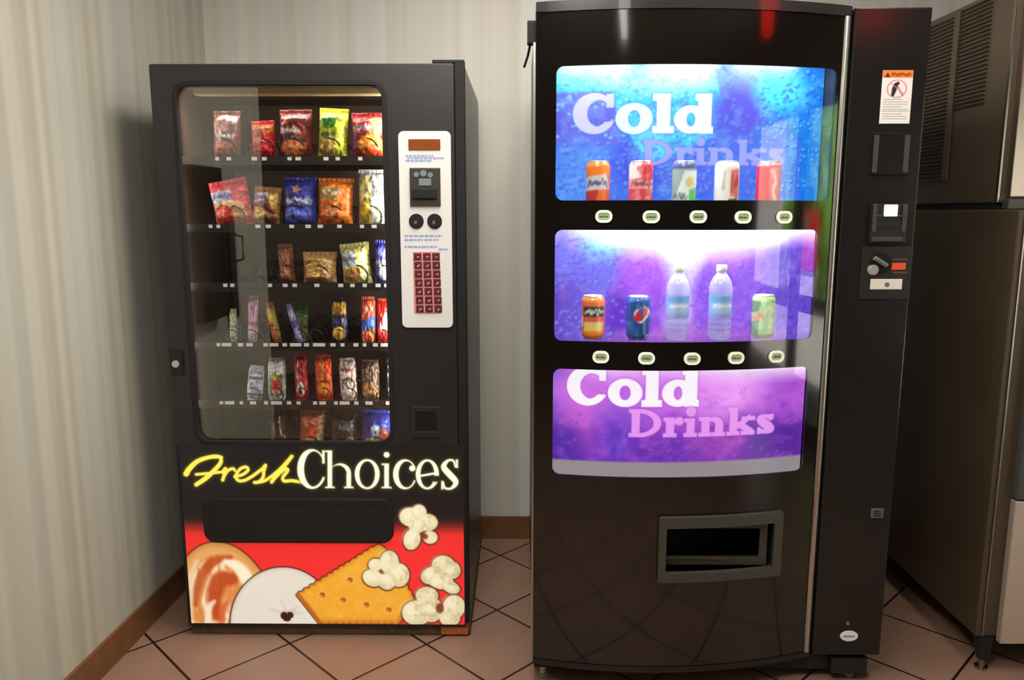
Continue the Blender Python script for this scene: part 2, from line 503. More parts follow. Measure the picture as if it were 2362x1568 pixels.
# ------------------------------------------------------------------ the room
CEIL = 2.62
def struct(name, bm, m):
    o = obj(name, bm, m); o['kind'] = 'structure'; return o
def sbox(name, m, *a, bevel=0.0):
    bm = bmesh.new(); box(bm, *a, bevel=bevel); return struct(name, bm, m)
def prism(bm, pts, z0, z1):
    a = [bm.verts.new((x, y, z0)) for x, y in pts]; b = [bm.verts.new((x, y, z1)) for x, y in pts]
    n = len(pts)
    bm.faces.new(list(reversed(a))); bm.faces.new(b)
    for i in range(n): bm.faces.new((a[i], a[(i + 1) % n], b[(i + 1) % n], b[i]))
BACK = 3.215
sbox('floor', tile_mat(), -4.0, 3.1, -4.1, 3.4, -0.1, 0.0)
sbox('ceiling', mat('ceiling tile', (205, 202, 194), rough=0.9), -4.0, 3.1, -4.1, 3.4, CEIL, CEIL + 0.1)
WL = [(-1.320, 0.78), (-1.247, BACK)]
bm = bmesh.new(); prism(bm, [WL[0], WL[1], (-1.247, BACK + 0.1), (-1.45, BACK + 0.1), (-1.45, 0.78)], 0, CEIL)
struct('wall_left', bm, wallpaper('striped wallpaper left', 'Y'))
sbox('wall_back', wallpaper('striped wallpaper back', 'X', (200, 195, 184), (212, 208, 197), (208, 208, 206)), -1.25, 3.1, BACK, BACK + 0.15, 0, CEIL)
M['far_wall'] = mat('tan wall', (128, 114, 100), rough=0.7)
sbox('wall_front', M['far_wall'], -4.0, 3.1, -4.15, -4.0, 0, CEIL)
sbox('wall_side', M['far_wall'], -4.0, -1.45, 0.78, 0.93, 0, CEIL)
sbox('wall_far', M['far_wall'], -4.15, -4.0, -4.0, 0.78, 0, CEIL)
# right wall with the glazed exit door (it shows as a reflection in the drinks machine)
bm = bmesh.new()
box(bm, 3.0, 3.12, -4.0, -1.12, 0, CEIL); box(bm, 3.0, 3.12, 1.46, BACK, 0, CEIL); box(bm, 3.0, 3.12, -1.12, 1.46, 2.08, CEIL)
struct('wall_right', bm, M['far_wall'])
fm = mat('dark bronze door frame', (30, 27, 25), rough=0.35)
bm = bmesh.new()
for y0, y1 in ((-1.12, -1.06), (0.12, 0.32), (1.40, 1.46)): box(bm, 3.02, 3.10, y0, y1, 0, 2.08)
box(bm, 3.02, 3.10, -1.06, 1.40, 2.0, 2.08); box(bm, 3.02, 3.10, -1.06, 1.40, 0, 0.14)
dr = struct('door_1', bm, fm)
for y0, y1 in ((-1.06, 0.12), (0.32, 1.40)):
    boxobj('pane', M['door_glass'], dr, 3.055, 3.063, y0, y1, 0.14, 2.0)
    boxobj('push_bar', fm, dr, 2.95, 3.02, y0, y1, 0.80, 0.90, bevel=0.01)
# baseboards
bm = bmesh.new()
prism(bm, [(-1.320, 0.78), (-1.248, BACK - 0.011), (-1.237, BACK - 0.011), (-1.309, 0.78)], 0, 0.10)
struct('baseboard_left', bm, M['base_brown'])
sbox('baseboard_back', M['base_brown'], -1.237, 2.99, BACK - 0.012, BACK, 0, 0.10, bevel=0.002)
# ceiling lights
def ceiling_light(x, y, w, d, label, e):
    t = empty('ceiling_light', (x, y, CEIL), label, 'ceiling light', 'ceiling lights')
    bm = bmesh.new()
    plate_pts = [(x - w / 2, x + w / 2), (y - d / 2, y + d / 2)]
    box(bm, x - w / 2, x + w / 2, y - d / 2, y + d / 2, CEIL - 0.03, CEIL - 0.001)
    obj('frame', bm, M['white'], t)
    bm = bmesh.new(); box(bm, x - w / 2 + .02, x + w / 2 - .02, y - d / 2 + .02, y + d / 2 - .02, CEIL - 0.036, CEIL - 0.031)
    m = mat('light diffuser', (255, 250, 240), rough=0.6, emit=(255, 251, 241), estr=e)
    obj('diffuser', bm, m, t)
ceiling_light(0.0, 1.85, 0.6, 1.2, 'ceiling light panel nearest the two vending machines', 17.0)
ceiling_light(1.16, 1.50, 0.4, 1.2, 'added fill light panel on the ceiling in front of the ice maker', 11.0)  # unseen panel, added to brighten the ice maker side and the floor there
ceiling_light(-0.30, 0.40, 0.7, 0.6, 'added square fill light panel above the photographer', 36.0)  # unseen panel, added as frontal fill for the machines and left wall
ceiling_light(0.10, -0.95, 0.16, 1.2, 'narrow ceiling light further behind the photographer', 9.0)
# outside the door
sbox('ground', mat('concrete paving', (176, 172, 164), rough=0.9, noise=0.1, nscale=3), 3.12, 30, -25, 14, -0.12, -0.02)
sbox('wall_outside', mat('pale outside wall', (196, 192, 190), rough=0.8), 6.0, 6.2, -8.2, -3.3, -0.02, 3.0)

# ------------------------------------------------------------------ snack machine
YS = 2.405
SX0, SX1, SZ0, SZ1 = -1.104, -0.170, 0.045, 1.832
sn = empty('snack_vending_machine', ((SX0 + SX1) / 2, YS, 0), 'charcoal snack vending machine with lit lettering over a picture of crackers and popcorn', 'vending machine')
bm = bmesh.new()
box(bm, SX0, SX0 + .02, YS + .045, 3.20, SZ0, SZ1); box(bm, SX1 - .02, SX1, YS + .045, 3.20, SZ0, SZ1)
box(bm, SX0 + .02, SX1 - .02, YS + .045, 3.20, SZ1 - .02, SZ1); box(bm, SX0 + .02, SX1 - .02, YS + .045, 3.20, SZ0, SZ0 + .02)
box(bm, SX0 + .02, SX1 - .02, 3.18, 3.20, SZ0 + .02, SZ1 - .02)
obj('cabinet', bm, M['charcoal'], sn)
boxobj('side_panel', mat('grey side panel', (104, 102, 97), rough=.35, bump=.1, bscale=400), sn, SX1 + .0002, SX1 + .003, YS + .046, 3.19, SZ0 + .01, SZ1 - .004, bevel=.001)
# cavity behind the window
WX0, WX1, WZ0, WZ1 = -1.031, -0.410, 0.671, 1.7725
bm = bmesh.new()
CX0, CX1, CZ0, CZ1, CY = -1.072, -0.385, 0.585, 1.785, 2.97
box(bm, CX0 - .01, CX0, YS + .05, CY, CZ0, CZ1); box(bm, CX1, CX1 + .01, YS + .05, CY, CZ0, CZ1)
box(bm, CX0, CX1, CY, CY + .01, CZ0, CZ1); box(bm, CX0, CX1, YS + .05, CY, CZ0 - .01, CZ0); box(bm, CX0, CX1, YS + .05, CY, CZ1, CZ1 + .01)
obj('inner_liner', bm, M['interior'], sn)
# door with the window hole
plateobj('door', M['charcoal'], sn, rrect(SX0, -0.197, SZ0 + .012, SZ1, .006, 2), [rrect(WX0 - .008, WX1 + .008, WZ0 - .008, WZ1 + .008, .046)], YS, YS + .042, bevel=0.003)
plateobj('gasket', M['matte_black'], sn, rrect(WX0 - .0095, WX1 + .0095, WZ0 - .0095, WZ1 + .0095, .047), [rrect(WX0 + .004, WX1 - .004, WZ0 + .004, WZ1 - .004, .036)], YS - .003, YS + .010, bevel=0.002)
plateobj('window_pane', M['snack_glass'], sn, rrect(WX0 + .002, WX1 - .002, WZ0 + .002, WZ1 - .002, .036), [], YS + .011, YS + .017)
bm = bmesh.new(); box(bm, -0.196, SX1 + .003, YS + .004, YS + .044, SZ0 + .01, SZ1 + .002, bevel=.003)
box(bm, -0.262, SX1 + .003, YS + .004, YS + .044, SZ1 + .001, SZ1 + .011, bevel=.002)
obj('edge_trim', bm, M['matte_black'], sn)
# interior lamp along the top and one up the right side
boxobj('lamp_housing', M['cream'], sn, WX0 + .03, WX1 + .01, YS + .062, YS + .10, 1.752, 1.775, bevel=.004)
# keypad plate
kp = plateobj('payment_panel', M['white'], sn, rrect(-0.3665, -0.2085, 1.043, 1.637, .016), [], YS - .006, YS - .0002, bevel=.002)
def kbox(name, m, px0, py0, px1, py1, y0, y1, bevel=.0012, parent=None):
    a, b = at(px0, py0, YS - .006), at(px1, py1, YS - .006)
    return boxobj(name, m, parent or kp, a.x, b.x, YS + y0, YS + y1, b.z, a.z, bevel=bevel)
kbox('display_window', M['brown_lcd'], 942, 321, 1016, 346, -.009, -.0055)
ba = kbox('bill_acceptor', M['darkgrey'], 945, 387, 1017, 475, -.014, -.0055, .003)
kbox('bill_slot', M['matte_black'], 951, 436, 1009, 458, -.022, -.014, .002, ba)
bm = bmesh.new()
for px, py, rr in ((962, 403, .008), (978, 400, .010), (994, 404, .008)):
    p = at(px, py, YS); disc(bm, p.x, p.z, rr, YS - .0165, YS - .0135, 12)
p = at(968, 412, YS); q = at(996, 428, YS); box(bm, p.x, q.x, YS - .0165, YS - .0135, q.z, p.z)
obj('slot_mark', bm, mat('pale grey print', (120, 134, 136), rough=0.5), ba)
for px, in ((961,), (1003,)):
    p = at(px, 510, YS); bm = bmesh.new(); disc(bm, p.x, p.z, .0225, YS - .012, YS - .0055, 28, bevel=.003)
    rc = obj('coin_button', bm, M['matte_black'], kp)
    bm = bmesh.new(); box(bm, p.x - .006, p.x + .002, YS - .014, YS - .0115, p.z - .009, p.z + .002)
    obj('button_mark', bm, M['midgrey'], rc)
a, b = at(953, 580, YS), at(1017, 722, YS)
kpad = boxobj('keypad', M['pink'], kp, a.x, b.x, YS - .0075, YS - .0055, b.z, a.z, bevel=.001)
gm = mat('pale key legend', (236, 206, 208), rough=0.5)
for r in range(7):
    for c in range(3):
        p = at(955.5 + c * 21 + r * 0.9, 583 + r * 20, YS); q = at(955.5 + c * 21 + 17.5 + r * 0.9, 583 + r * 20 + 16.5, YS)
        bm = bmesh.new(); box(bm, p.x, q.x, YS - .0105, YS - .0072, q.z, p.z, bevel=.0012)
        o = bm
        s = [f for f in bm.faces]
        k = obj('key', bm, M['key'], kpad)
        bm = bmesh.new()
        mx_, mz_ = (p.x + q.x) / 2 + .002, (p.z + q.z) / 2 - .001
        random.seed(r * 3 + c)
        box(bm, mx_ - .004, mx_ + .003, YS - .0112, YS - .0104, mz_ - .0010, mz_ + .0010)
        if random.random() < .7: box(bm, mx_ + .0012, mx_ + .003, YS - .0112, YS - .0104, mz_ + .0010, mz_ + .004)
        if random.random() < .7: box(bm, mx_ - .004, mx_ - .002, YS - .0112, YS - .0104, mz_ - .005, mz_ - .0010)
        # legends are too small to read in the photograph
        bm.verts.ensure_lookup_table()
        me = bpy.data.meshes.new('key_legend'); bm.to_mesh(me); bm.free()
        link('key_legend', me, gm, k)
# printed notes on the plate
blu = mat('pale blue print', (150, 168, 214), rough=0.5)
def note(rows, seed):
    bm = bmesh.new(); rg = random.Random(seed)
    for (px0, px1, py) in rows:
        x = px0
        while x < px1:
            w = rg.uniform(4, 11)
            a, b = at(x, py - 2.2, YS), at(min(x + w, px1), py + 2.2, YS)
            box(bm, a.x, b.x, YS - .0066, YS - .0059, b.z, a.z); x += w + 2
    obj('printed_note', bm, blu, kp)
note([(936, 1000, 360), (940, 1024, 365), (936, 996, 371)], 3)
note([(934, 1020, 544), (934, 976, 553), (980, 1012, 553), (934, 1010, 569), (1012, 1034, 575)], 5)
# coin return with raised outline
p, q = at(948, 937, YS), at(1020, 1008, YS)
cr = plateobj('coin_return', M['charcoal'], sn, rrect(p.x, q.x, q.z, p.z, .006), [rrect(p.x + .014, q.x - .016, q.z + .02, p.z - .016, .004)], YS - .006, YS + .001, bevel=.002)
boxobj('coin_flap', M['black'], cr, p.x + .013, q.x - .015, YS - .003, YS + .001, q.z + .019, p.z - .015, bevel=.001)
# lock
p, q = at(392, 806, YS), at(426, 862, YS)
lk = boxobj('lock', M['black'], sn, p.x, q.x, YS - .008, YS + .001, q.z, p.z, bevel=.002)
p = at(408, 838, YS); bm = bmesh.new(); disc(bm, p.x, p.z, .0115, YS - .014, YS - .0075, 20, bevel=.002)
obj('lock_cylinder', bm, M['silver'], lk)
# base
bm = bmesh.new(); box(bm, SX0 + .004, SX1 + .006, YS + .012, 3.18, 0.001, SZ0 + .004, bevel=.004)
sb = obj('base', bm, M['rust'], sn)
boxobj('scuffed_corner', M['copper'], sb, -0.262, -0.172, YS + .004, YS + .020, 0.006, 0.050, bevel=.004)

# lit front graphic: letters and food picture
GX0, GX1, GZ0, GZ1 = -1.094, -0.181, 0.0465, 0.664
nx, ny = 380, 262
u, v = np.meshgrid(np.linspace(0, 1, nx), np.linspace(0, 1, ny))
X = GX0 + u * (GX1 - GX0); Z = GZ1 - v * (GZ1 - GZ0)
ya = 1024 + v * (1448 - 1024) * (1 + 0.02 * (1 - v))
xl, xr = 413 + v * 25, 1066 + v * 7.5
xa = xl + u * (xr - xl)
A = Art(xa, ya, (24, 22, 23), 2.6)
w = np.clip((ya - 1188) / 55, 0, 1); w = w * w * (3 - 2 * w)
A.mix(w, (236, 48, 46))
def shade(A, d, col, dark, edge=10.0, rim=(70, 34, 20), rw=3.2):
    A.put(d - rw, rim, 0.85)
    A.put(d, col)
    t = np.clip(0.5 - d / A.aa, 0, 1) * np.clip(1 + d / edge, 0, 1)
    A.mix(t * 0.7, dark)
# pastry on the left
d = A.ell(517, 1440, 121, 188, -10)
shade(A, d, (226, 166, 100), (196, 120, 60), 16)
sw = A.ell(522, 1440, 88, 160, -12)
nn = vnoise(xa / 16, ya / 42, 3)
A.put(sw, (216, 138, 74)); A.mix(np.clip(-sw / 5, 0, 1) * np.clip((nn - .45) * 4, 0, 1), (244, 222, 186))
A.put(A.spl([(448, 1400), (462, 1340), (490, 1300), (530, 1290)], [8, 12, 11, 6]), (178, 66, 24), .8, 9)
A.put(A.spl([(498, 1430), (492, 1390), (504, 1345), (535, 1340)], [12, 16, 20, 14]), (184, 70, 26), .9, 12)
A.put(A.spl([(520, 1300), (545, 1310), (565, 1335), (572, 1362)], [7, 12, 15, 9]), (248, 240, 216), .95, 9)
A.put(A.spl([(476, 1445), (480, 1410), (492, 1395)], [7, 8, 4]), (246, 226, 206), .9, 7)
A.put(A.spl([(510, 1445), (510, 1420), (520, 1400)], [6, 7, 4]), (214, 96, 62), .8, 8)
A.put(A.spl([(434, 1445), (432, 1400), (437, 1340), (452, 1300)], [10, 11, 7, 4]), (236, 214, 176), .8, 8)
A.put(A.spl([(466, 1440), (458, 1400), (470, 1350), (485, 1320)], [3, 4, 4, 2]), (206, 128, 58), .8, 5)
# red above the pastry keeps its outline
# white powdered cake
d = A.ell(652, 1447, 122, 134, 0)
shade(A, d, (224, 218, 206), (196, 188, 172), 10, (52, 30, 20), 3.5)
A.mix(np.clip(-d / 8, 0, 1) * np.clip(vnoise(xa / 24, ya / 24, 9) - .4, 0, 1) * .5, (244, 242, 238))
for px, py in ((648, 1392), (690, 1404), (700, 1420), (622, 1412)):
    A.put(A.seg([(661, 1424), (px, py)], [5, 1.5]), (186, 176, 160), .45, 9)
A.put(U(A.ell(654, 1428, 8, 9), A.ell(668, 1427, 8, 8), A.ell(661, 1436, 9, 6)), (58, 22, 18))
# cracker
base = [(683, 1378), (868, 1258), (884, 1262), (955, 1384), (938, 1412), (920, 1446), (735, 1446)]
pts = []
for i, p in enumerate(base[:-1]):
    q = base[i + 1]; n = max(1, int(math.hypot(q[0] - p[0], q[1] - p[1]) / 8))
    for k in range(n):
        t = k / n; L_ = math.hypot(q[0] - p[0], q[1] - p[1]) or 1
        o = 2.2 if k % 2 else -1.0
        pts.append((p[0] + (q[0] - p[0]) * t + o * (q[1] - p[1]) / L_, p[1] + (q[1] - p[1]) * t - o * (q[0] - p[0]) / L_))
pts.append(base[-1])
d = A.poly(pts)
shade(A, d, (232, 164, 48), (196, 110, 26), 9, (64, 30, 14), 3.2)
A.mix(np.clip(-d / 6, 0, 1) * np.clip((vnoise(xa / 14, ya / 14, 12) - .42) * 2, 0, 1) * .5, (246, 190, 84))
A.mix(np.clip(-d / 4, 0, 1) * np.clip((d + 14) / 14, 0, 1) * (ya > 1395) * .6, (180, 92, 24))
A.put(I(A.seg([(681, 1376), (736, 1452)], 9), d), (176, 92, 28), .9, 6)
for px, py in ((742, 1379), (790, 1391), (844, 1402), (896, 1414), (806, 1343)):
    A.put(A.ell(px, py, 10, 9), (246, 186, 84), .9, 4); A.put(A.ell(px + 1, py - 1, 7, 6.5), (170, 84, 20), .95, 4)
    A.put(A.ell(px - 2, py + 2.5, 4, 3.5), (236, 150, 50), .9, 3)
# popcorn
def popcorn(lobes, kern=()):
    ds = [A.ell(*l) for l in lobes]
    A.put(U(*ds) - 3.6, (74, 36, 22), .85)
    for l, dd in zip(lobes, ds):
        A.put(dd - .6, (164, 146, 100), .5, 4)
        A.put(dd, (214, 202, 158))
        r = l[3] if len(l) > 3 else l[2]
        A.put(A.ell(l[0] - l[2] * .18, l[1] - r * .22, l[2] * .72, r * .66, l[4] if len(l) > 4 else 0), (244, 236, 204), .95, r * .8)
    inside = np.clip(-U(*ds) / 3, 0, 1)
    n1, n2 = vnoise(xa / 15 + 3, ya / 15, 51, 3), vnoise(xa / 7, ya / 7 + 5, 52, 2)
    A.mix(inside * np.clip((.5 - n1) * 4, 0, 1) * .6, (190, 176, 126)); A.mix(inside * np.clip((n2 - .52) * 4, 0, 1) * .5, (252, 248, 226))
    for k in kern: A.put(A.ell(*k), (120, 50, 26), .9, 5)
popcorn([(945, 1192, 24, 22), (966, 1182, 17, 19), (985, 1205, 24, 20), (962, 1212, 20, 18), (950, 1245, 19, 25, 15), (992, 1240, 17, 15)], [(978, 1237, 9, 7, 20)])
popcorn([(866, 1306, 16, 15), (860, 1337, 24, 20, 25), (898, 1300, 22, 28), (920, 1330, 24, 28), (893, 1345, 20, 20)])
popcorn([(1022, 1305, 26, 22), (1044, 1318, 18, 20), (996, 1330, 26, 20, -25), (1018, 1345, 28, 18), (1040, 1358, 22, 14, 25)], )
popcorn([(985, 1378, 26, 20), (962, 1420, 34, 30), (995, 1412, 26, 30), (1048, 1405, 26, 28), (1038, 1432, 24, 20)], [(1015, 1408, 9, 12)])
# lettering
yel, cre = (252, 236, 92), (254, 255, 232)
f2 = lambda L_: [(380 + a / 3.2806, 780 + b / 3.2806) for a, b in L_]
fresh = U(
    A.spl(f2([(165, 1025), (190, 985), (250, 930), (330, 900), (395, 892), (432, 900)]), [6, 5.4, 4.6, 4, 4, 3.2]),
    A.spl(f2([(428, 900), (425, 940), (385, 990), (310, 1060), (240, 1108)]), [3.4, 4, 4.4, 4.8, 4.2]),
    A.spl(f2([(240, 1030), (330, 1022), (440, 1010)]), [2.6, 2.8, 2.6]),
    A.spl(f2([(440, 1010), (462, 985), (452, 1030), (440, 1072)]), 3.3),
    A.spl(f2([(446, 1052), (480, 1000), (520, 985), (532, 1000)]), [2.6, 3, 3, 2.4]),
    A.spl(f2([(532, 1046), (590, 1030), (632, 995), (615, 972), (570, 990), (540, 1040), (560, 1076), (610, 1072), (668, 1040)]), 3.1),
    A.spl(f2([(668, 1040), (740, 985), (764, 958), (752, 1000), (745, 1050), (712, 1086), (680, 1090)]), 3.1),
    A.spl(f2([(680, 1090), (760, 1075), (860, 1000), (935, 920), (965, 888)]), 3.0),
    A.spl(f2([(960, 892), (910, 960), (850, 1030), (810, 1085)]), 3.6),
    A.spl(f2([(820, 1070), (880, 1010), (920, 985), (930, 1000), (895, 1050), (905, 1078), (960, 1075), (1030, 1086)]), 3.2))
glow = U(fresh)
A.mix(np.clip(1 - fresh / 9, 0, 1) * .45 * (ya < 1135), (120, 104, 8))  # glow round the script lettering, painted into the graphic's colour
A.put(fresh - .7, yel)
ch = [serif_letter(A, 'C', 686, 1034, 749, 1127, 14.5, 5), serif_letter(A, 'h', 750, 1037, 815, 1125, 10.5, 4, 5.5), serif_letter(A, 'o', 818, 1057, 875, 1127, 11.5, 4.6),
      serif_letter(A, 'i', 878, 1037, 904, 1125, 10.5, 4, 6), serif_letter(A, 'c', 906, 1057, 957, 1127, 11.5, 4.6), serif_letter(A, 'e', 958, 1057, 1011, 1127, 11.5, 4.8), serif_letter(A, 's', 1015, 1057, 1056, 1127, 12.5, 5)]
d = U(*ch)
A.mix(np.clip(1 - d / 8, 0, 1) * .5, (92, 96, 20))  # greenish glow round the serif letters, also painted into the colour
A.put(d, cre)
P = np.stack([X, np.full_like(X, YS - .003), Z], -1)
gp = link('front_graphic', grid_mesh('front_graphic', P, A.c), M['backlit_soft'], sn)
gp['label'] = 'lit red and black graphic with yellow and cream lettering and pictured snacks'
plateobj('graphic_frame', M['matte_black'], sn, rrect(GX0 - .008, GX1 + .006, GZ0 - .006, GZ1 + .0, .003, 2), [rrect(GX0 + .001, GX1 - .001, GZ0 + .001, GZ1 - .001, .002, 2)], YS - .0042, YS + .0005)
# delivery flap
fl = plateobj('delivery_flap', M['matte_black'], sn, rrect(-1.028, -0.409, 0.3335, 0.486, .04), [], YS - .012, YS - .0032, bevel=.005)
plateobj('flap_rim', mat('black flap rim', (24, 22, 21), rough=0.55), fl, rrect(-1.022, -0.415, 0.340, 0.480, .036), [rrect(-1.010, -0.427, 0.352, 0.468, .03)], YS - .0135, YS - .0118)
for px in (575, 812):
    p = at(px, 1190, YS); bm = bmesh.new()
    box(bm, p.x - .03, p.x + .03, YS - .0135, YS - .0118, p.z + .012, p.z + .0145); box(bm, p.x - .02, p.x + .02, YS - .0135, YS - .0118, p.z - .004, p.z - .002)
    box(bm, p.x - .03, p.x + .03, YS - .0135, YS - .0118, p.z - .026, p.z - .0245)
    obj('push_mark', bm, mat('embossed mark', (36, 33, 31), rough=0.5), fl)

# trays with price tags and coils
TR = [dict(r=366, tags=[(501, 8), (528, 10), (587, 12), (610, 10), (668, 9), (688, 12), (752, 11), (779, 9), (831, 9)]),
      dict(r=522, tags=[(486, 8), (504, 8), (595, 11), (619, 11), (673, 10), (711, 12), (739, 12), (783, 10), (835, 9), (863, 11)]),
      dict(r=658, tags=[(520, 9), (536, 9), (623, 9), (658, 11), (680, 10), (731, 11), (786, 11), (813, 10), (841, 9), (872, 11), (890, 7)]),
      dict(r=795, tags=[(504, 8), (523, 22), (555, 12), (576, 15), (613, 10), (632, 20), (657, 10), (682, 26), (707, 11), (736, 28), (768, 12), (790, 9), (821, 11), (841, 8), (866, 11), (887, 18)]),
      dict(r=929, tags=[(511, 8), (530, 22), (557, 8), (584, 14), (614, 9), (638, 25), (667, 10), (689, 9), (727, 9), (744, 15), (775, 8), (795, 23), (822, 10), (851, 16), (895, 10)]),
      dict(r=1052, tags=[])]
TY = YS + .062            # front of the trays
trays = []
for k, T in enumerate(TR):
    zt = at(700, T['r'], TY).z
    bm = bmesh.new()
    box(bm, CX0 + .002, CX1 - .002, TY, TY + .004, zt - .017, zt + .008)
    box(bm, CX0 + .002, CX1 - .002, TY + .004, CY - .01, zt - .012, zt - .008)
    box(bm, CX0 + .002, CX1 - .002, TY - .004, TY, zt - .019, zt - .015)
    t = obj('shelf_tray', bm, M['tray'], sn)
    t['z'] = zt
    del t['z']
    trays.append((t, zt - .008))
    for px, w in T['tags']:
        a = at(px, T['r'], TY)
        ww = w / FPX * 2.5
        bm = bmesh.new(); box(bm, a.x - ww / 2, a.x + ww / 2, TY - .0022, TY - .0002, zt - .0052, zt + .0052)
        me = bpy.data.meshes.new('price_tag'); bm.to_mesh(me); bm.free()
        link('price_tag', me, M['tagw'], t)


def coil(tray, x, z, r, yfront=None):
    """helical vending coil lying on its tray, first turn just in front of the product"""
    y0 = (yfront or TY + .012)
    pts = []
    pitch, turns, n = 0.062, 6, 20
    for k in range(turns * n + 1):
        a = 2 * math.pi * k / n
        pts.append((x + r * math.sin(a), y0 + pitch * k / n, z + .0035 + r + r * math.cos(a)))
    bm = bmesh.new(); tube(bm, pts, .0021, 5)
    return obj('coil', bm, M['coil'], tray, smooth=True)


# ---- packages
def pack(name, label, cat, group, px, row, tilt=0, base=(200, 60, 40), ops=(), seal=None, T=.036, kind='bag', lean=6, Y=None, seed=1, coilr=.034):
    """px = (x0, y0, x1, y1) in the photograph"""
    Yp = Y or (TY + .046)
    tray, ztop = trays[row]
    x0, y0, x1, y1 = px
    a, b = at(x0, y0, Yp), at(x1, y1, Yp)
    W = (b.x - a.x); ca = math.cos(math.radians(tilt)); sa = abs(math.sin(math.radians(tilt)))
    zb = ztop + .0006
    Ht = a.z - zb
    h = (Ht - W * sa * .9) / ca if tilt else Ht
    w_ = max(.02, (W - h * sa) / ca) if tilt else W
    xc = (a.x + b.x) / 2 - math.sin(math.radians(tilt)) * h / 2
    root = empty(name, (xc, Yp, zb), label, cat, group)
    root.rotation_euler = (math.radians(-lean), math.radians(tilt), 0)
    sh = .012 if kind == 'bag' else .009
    hb = h - 2 * sh
    nx, ny = 34, 46
    u, v = np.meshgrid(np.linspace(0, 1, nx), np.linspace(0, 1, ny))
    rng = np.random.RandomState(seed)
    ex = np.clip(np.minimum(v, 1 - v) * 5.5, 0, 1) ** .6
    if kind == 'bag': pinch = 1 - .05 * np.sin(np.pi * v)
    elif kind == 'bar': pinch = .86 + .14 * (1 - np.abs(2 * v - 1) ** 6)
    else: pinch = np.ones_like(v)
    prof = np.sqrt(np.clip(1 - (2 * u - 1) ** 2 * .995, 0, 1)) if kind != 'box' else np.clip(np.minimum(u, 1 - u) * 14, 0, 1) ** .5
    th = T * prof * ex
    wr = (vnoise(u * 7 + seed, v * 9, seed) - .5) * .010 + (vnoise(u * 26 + seed, v * 5 + 3, seed + 2) - .5) * .012 * (1 - ex * .8) + np.sin(u * 38 + seed) * .0012 * (1 - ex)
    if kind == 'box': wr *= .15
    wr *= np.clip(prof * 1.5, 0, 1)
    Xl = (u - .5) * w_ * pinch; Zl = h - sh - v * hb
    A = Art(u * 100, v * 100, base, 4.0)
    for op in ops:
        k = op[0]
        if k == 'e': A.put(A.ell(op[1], op[2], op[3], op[4], op[6] if len(op) > 6 else 0), op[5])
        elif k == 'r': A.put(A.rec(op[1], op[2], op[3], op[4], 1), op[5])
        elif k == 'o': A.put(np.abs(A.ell(op[1], op[2], op[3], op[4])) - op[6], op[5])
        elif k == 't': squiggle(A, op[1], op[2], op[3], op[4], op[5], n=op[6] if len(op) > 6 else 5, w=2.6, seed=seed + int(op[2]))
        elif k == 'n': A.mix(np.clip((vnoise(u * op[1] + 5, v * op[1] * 1.3, seed + 7) - op[3]) * 5, 0, 1), op[2])
        elif k == 'l': A.put(A.seg(op[1], op[2]), op[3])
        elif k == 'p': A.put(A.poly(op[1]), op[2])
        elif k == 'star':
            cx, cy, r = op[1:4]
            A.put(A.poly([(cx + (r if i % 2 == 0 else r * .45) * math.sin(math.pi * i / 5 + .3), cy - (r if i % 2 == 0 else r * .45) * .8 * math.cos(math.pi * i / 5 + .3)) for i in range(10)]), op[4])
    busy = (vnoise(u * 13 + seed, v * 17 + seed, seed + 11, 2) - .5) * .8 + (vnoise(u * 31, v * 37 + seed, seed + 12, 1) - .5) * .45
    A.c = np.clip(A.c * (.92 + busy[..., None]), 0, 255)
    Pf = np.stack([Xl, -th - wr, Zl], -1)
    Pb = np.stack([Xl[:, ::-1], (th * .8)[:, ::-1], Zl[:, ::-1]], -1)
    P = np.concatenate([Pf, Pb], 1); art = np.concatenate([A.c, np.zeros_like(A.c) + np.array(base, float)], 1)
    link('pouch', grid_mesh('pouch', P, art), M['print'], root, world=False)
    # crimped seals
    for zc, sgn in ((h - sh, 1), (sh, -1)):
        n = 40
        uu, vv = np.meshgrid(np.linspace(0, 1, n), np.linspace(-.1, 1, 5))
        pin = pinch[0, 0]
        fx = (uu - .5) * w_ * pin
        fy = np.sin(uu * n * 1.1) * .0008 + vnoise(uu * 5 + seed, vv + seed, seed + 4) * .008 * vv * sgn - .004 * vv
        fz = zc + sgn * vv * sh * (1 - .10 * (np.arange(n) % 2) * (vv > .9))
        fz = np.maximum(fz, .0004)
        c = np.zeros((5, n, 3)) + np.array(seal or base, float)
        c *= (0.9 + .1 * np.sin(uu * n * 1.1))[..., None]
        Pq = np.concatenate([np.stack([fx, fy - .0006, fz], -1), np.stack([fx, fy + .0006, fz], -1)[::-1]], 0)
        link('crimped_seal', grid_mesh('crimped_seal', Pq, np.concatenate([c, c[::-1]], 0)), M['print'], root, world=False)
    if coilr: coil(tray, xc, ztop, coilr)
    return root

G1, G2, G3, G4, G5, G6 = ('snack bags on the top shelf', 'snack bags on the second shelf', 'cookie packs on the third shelf', 'bars on the fourth shelf', 'packs on the fifth shelf', 'packs on the bottom shelf')
W_, K_ = (240, 238, 232), (30, 24, 22)
B, BA, CK = 'snack bag', 'candy bar', 'cookie pack'
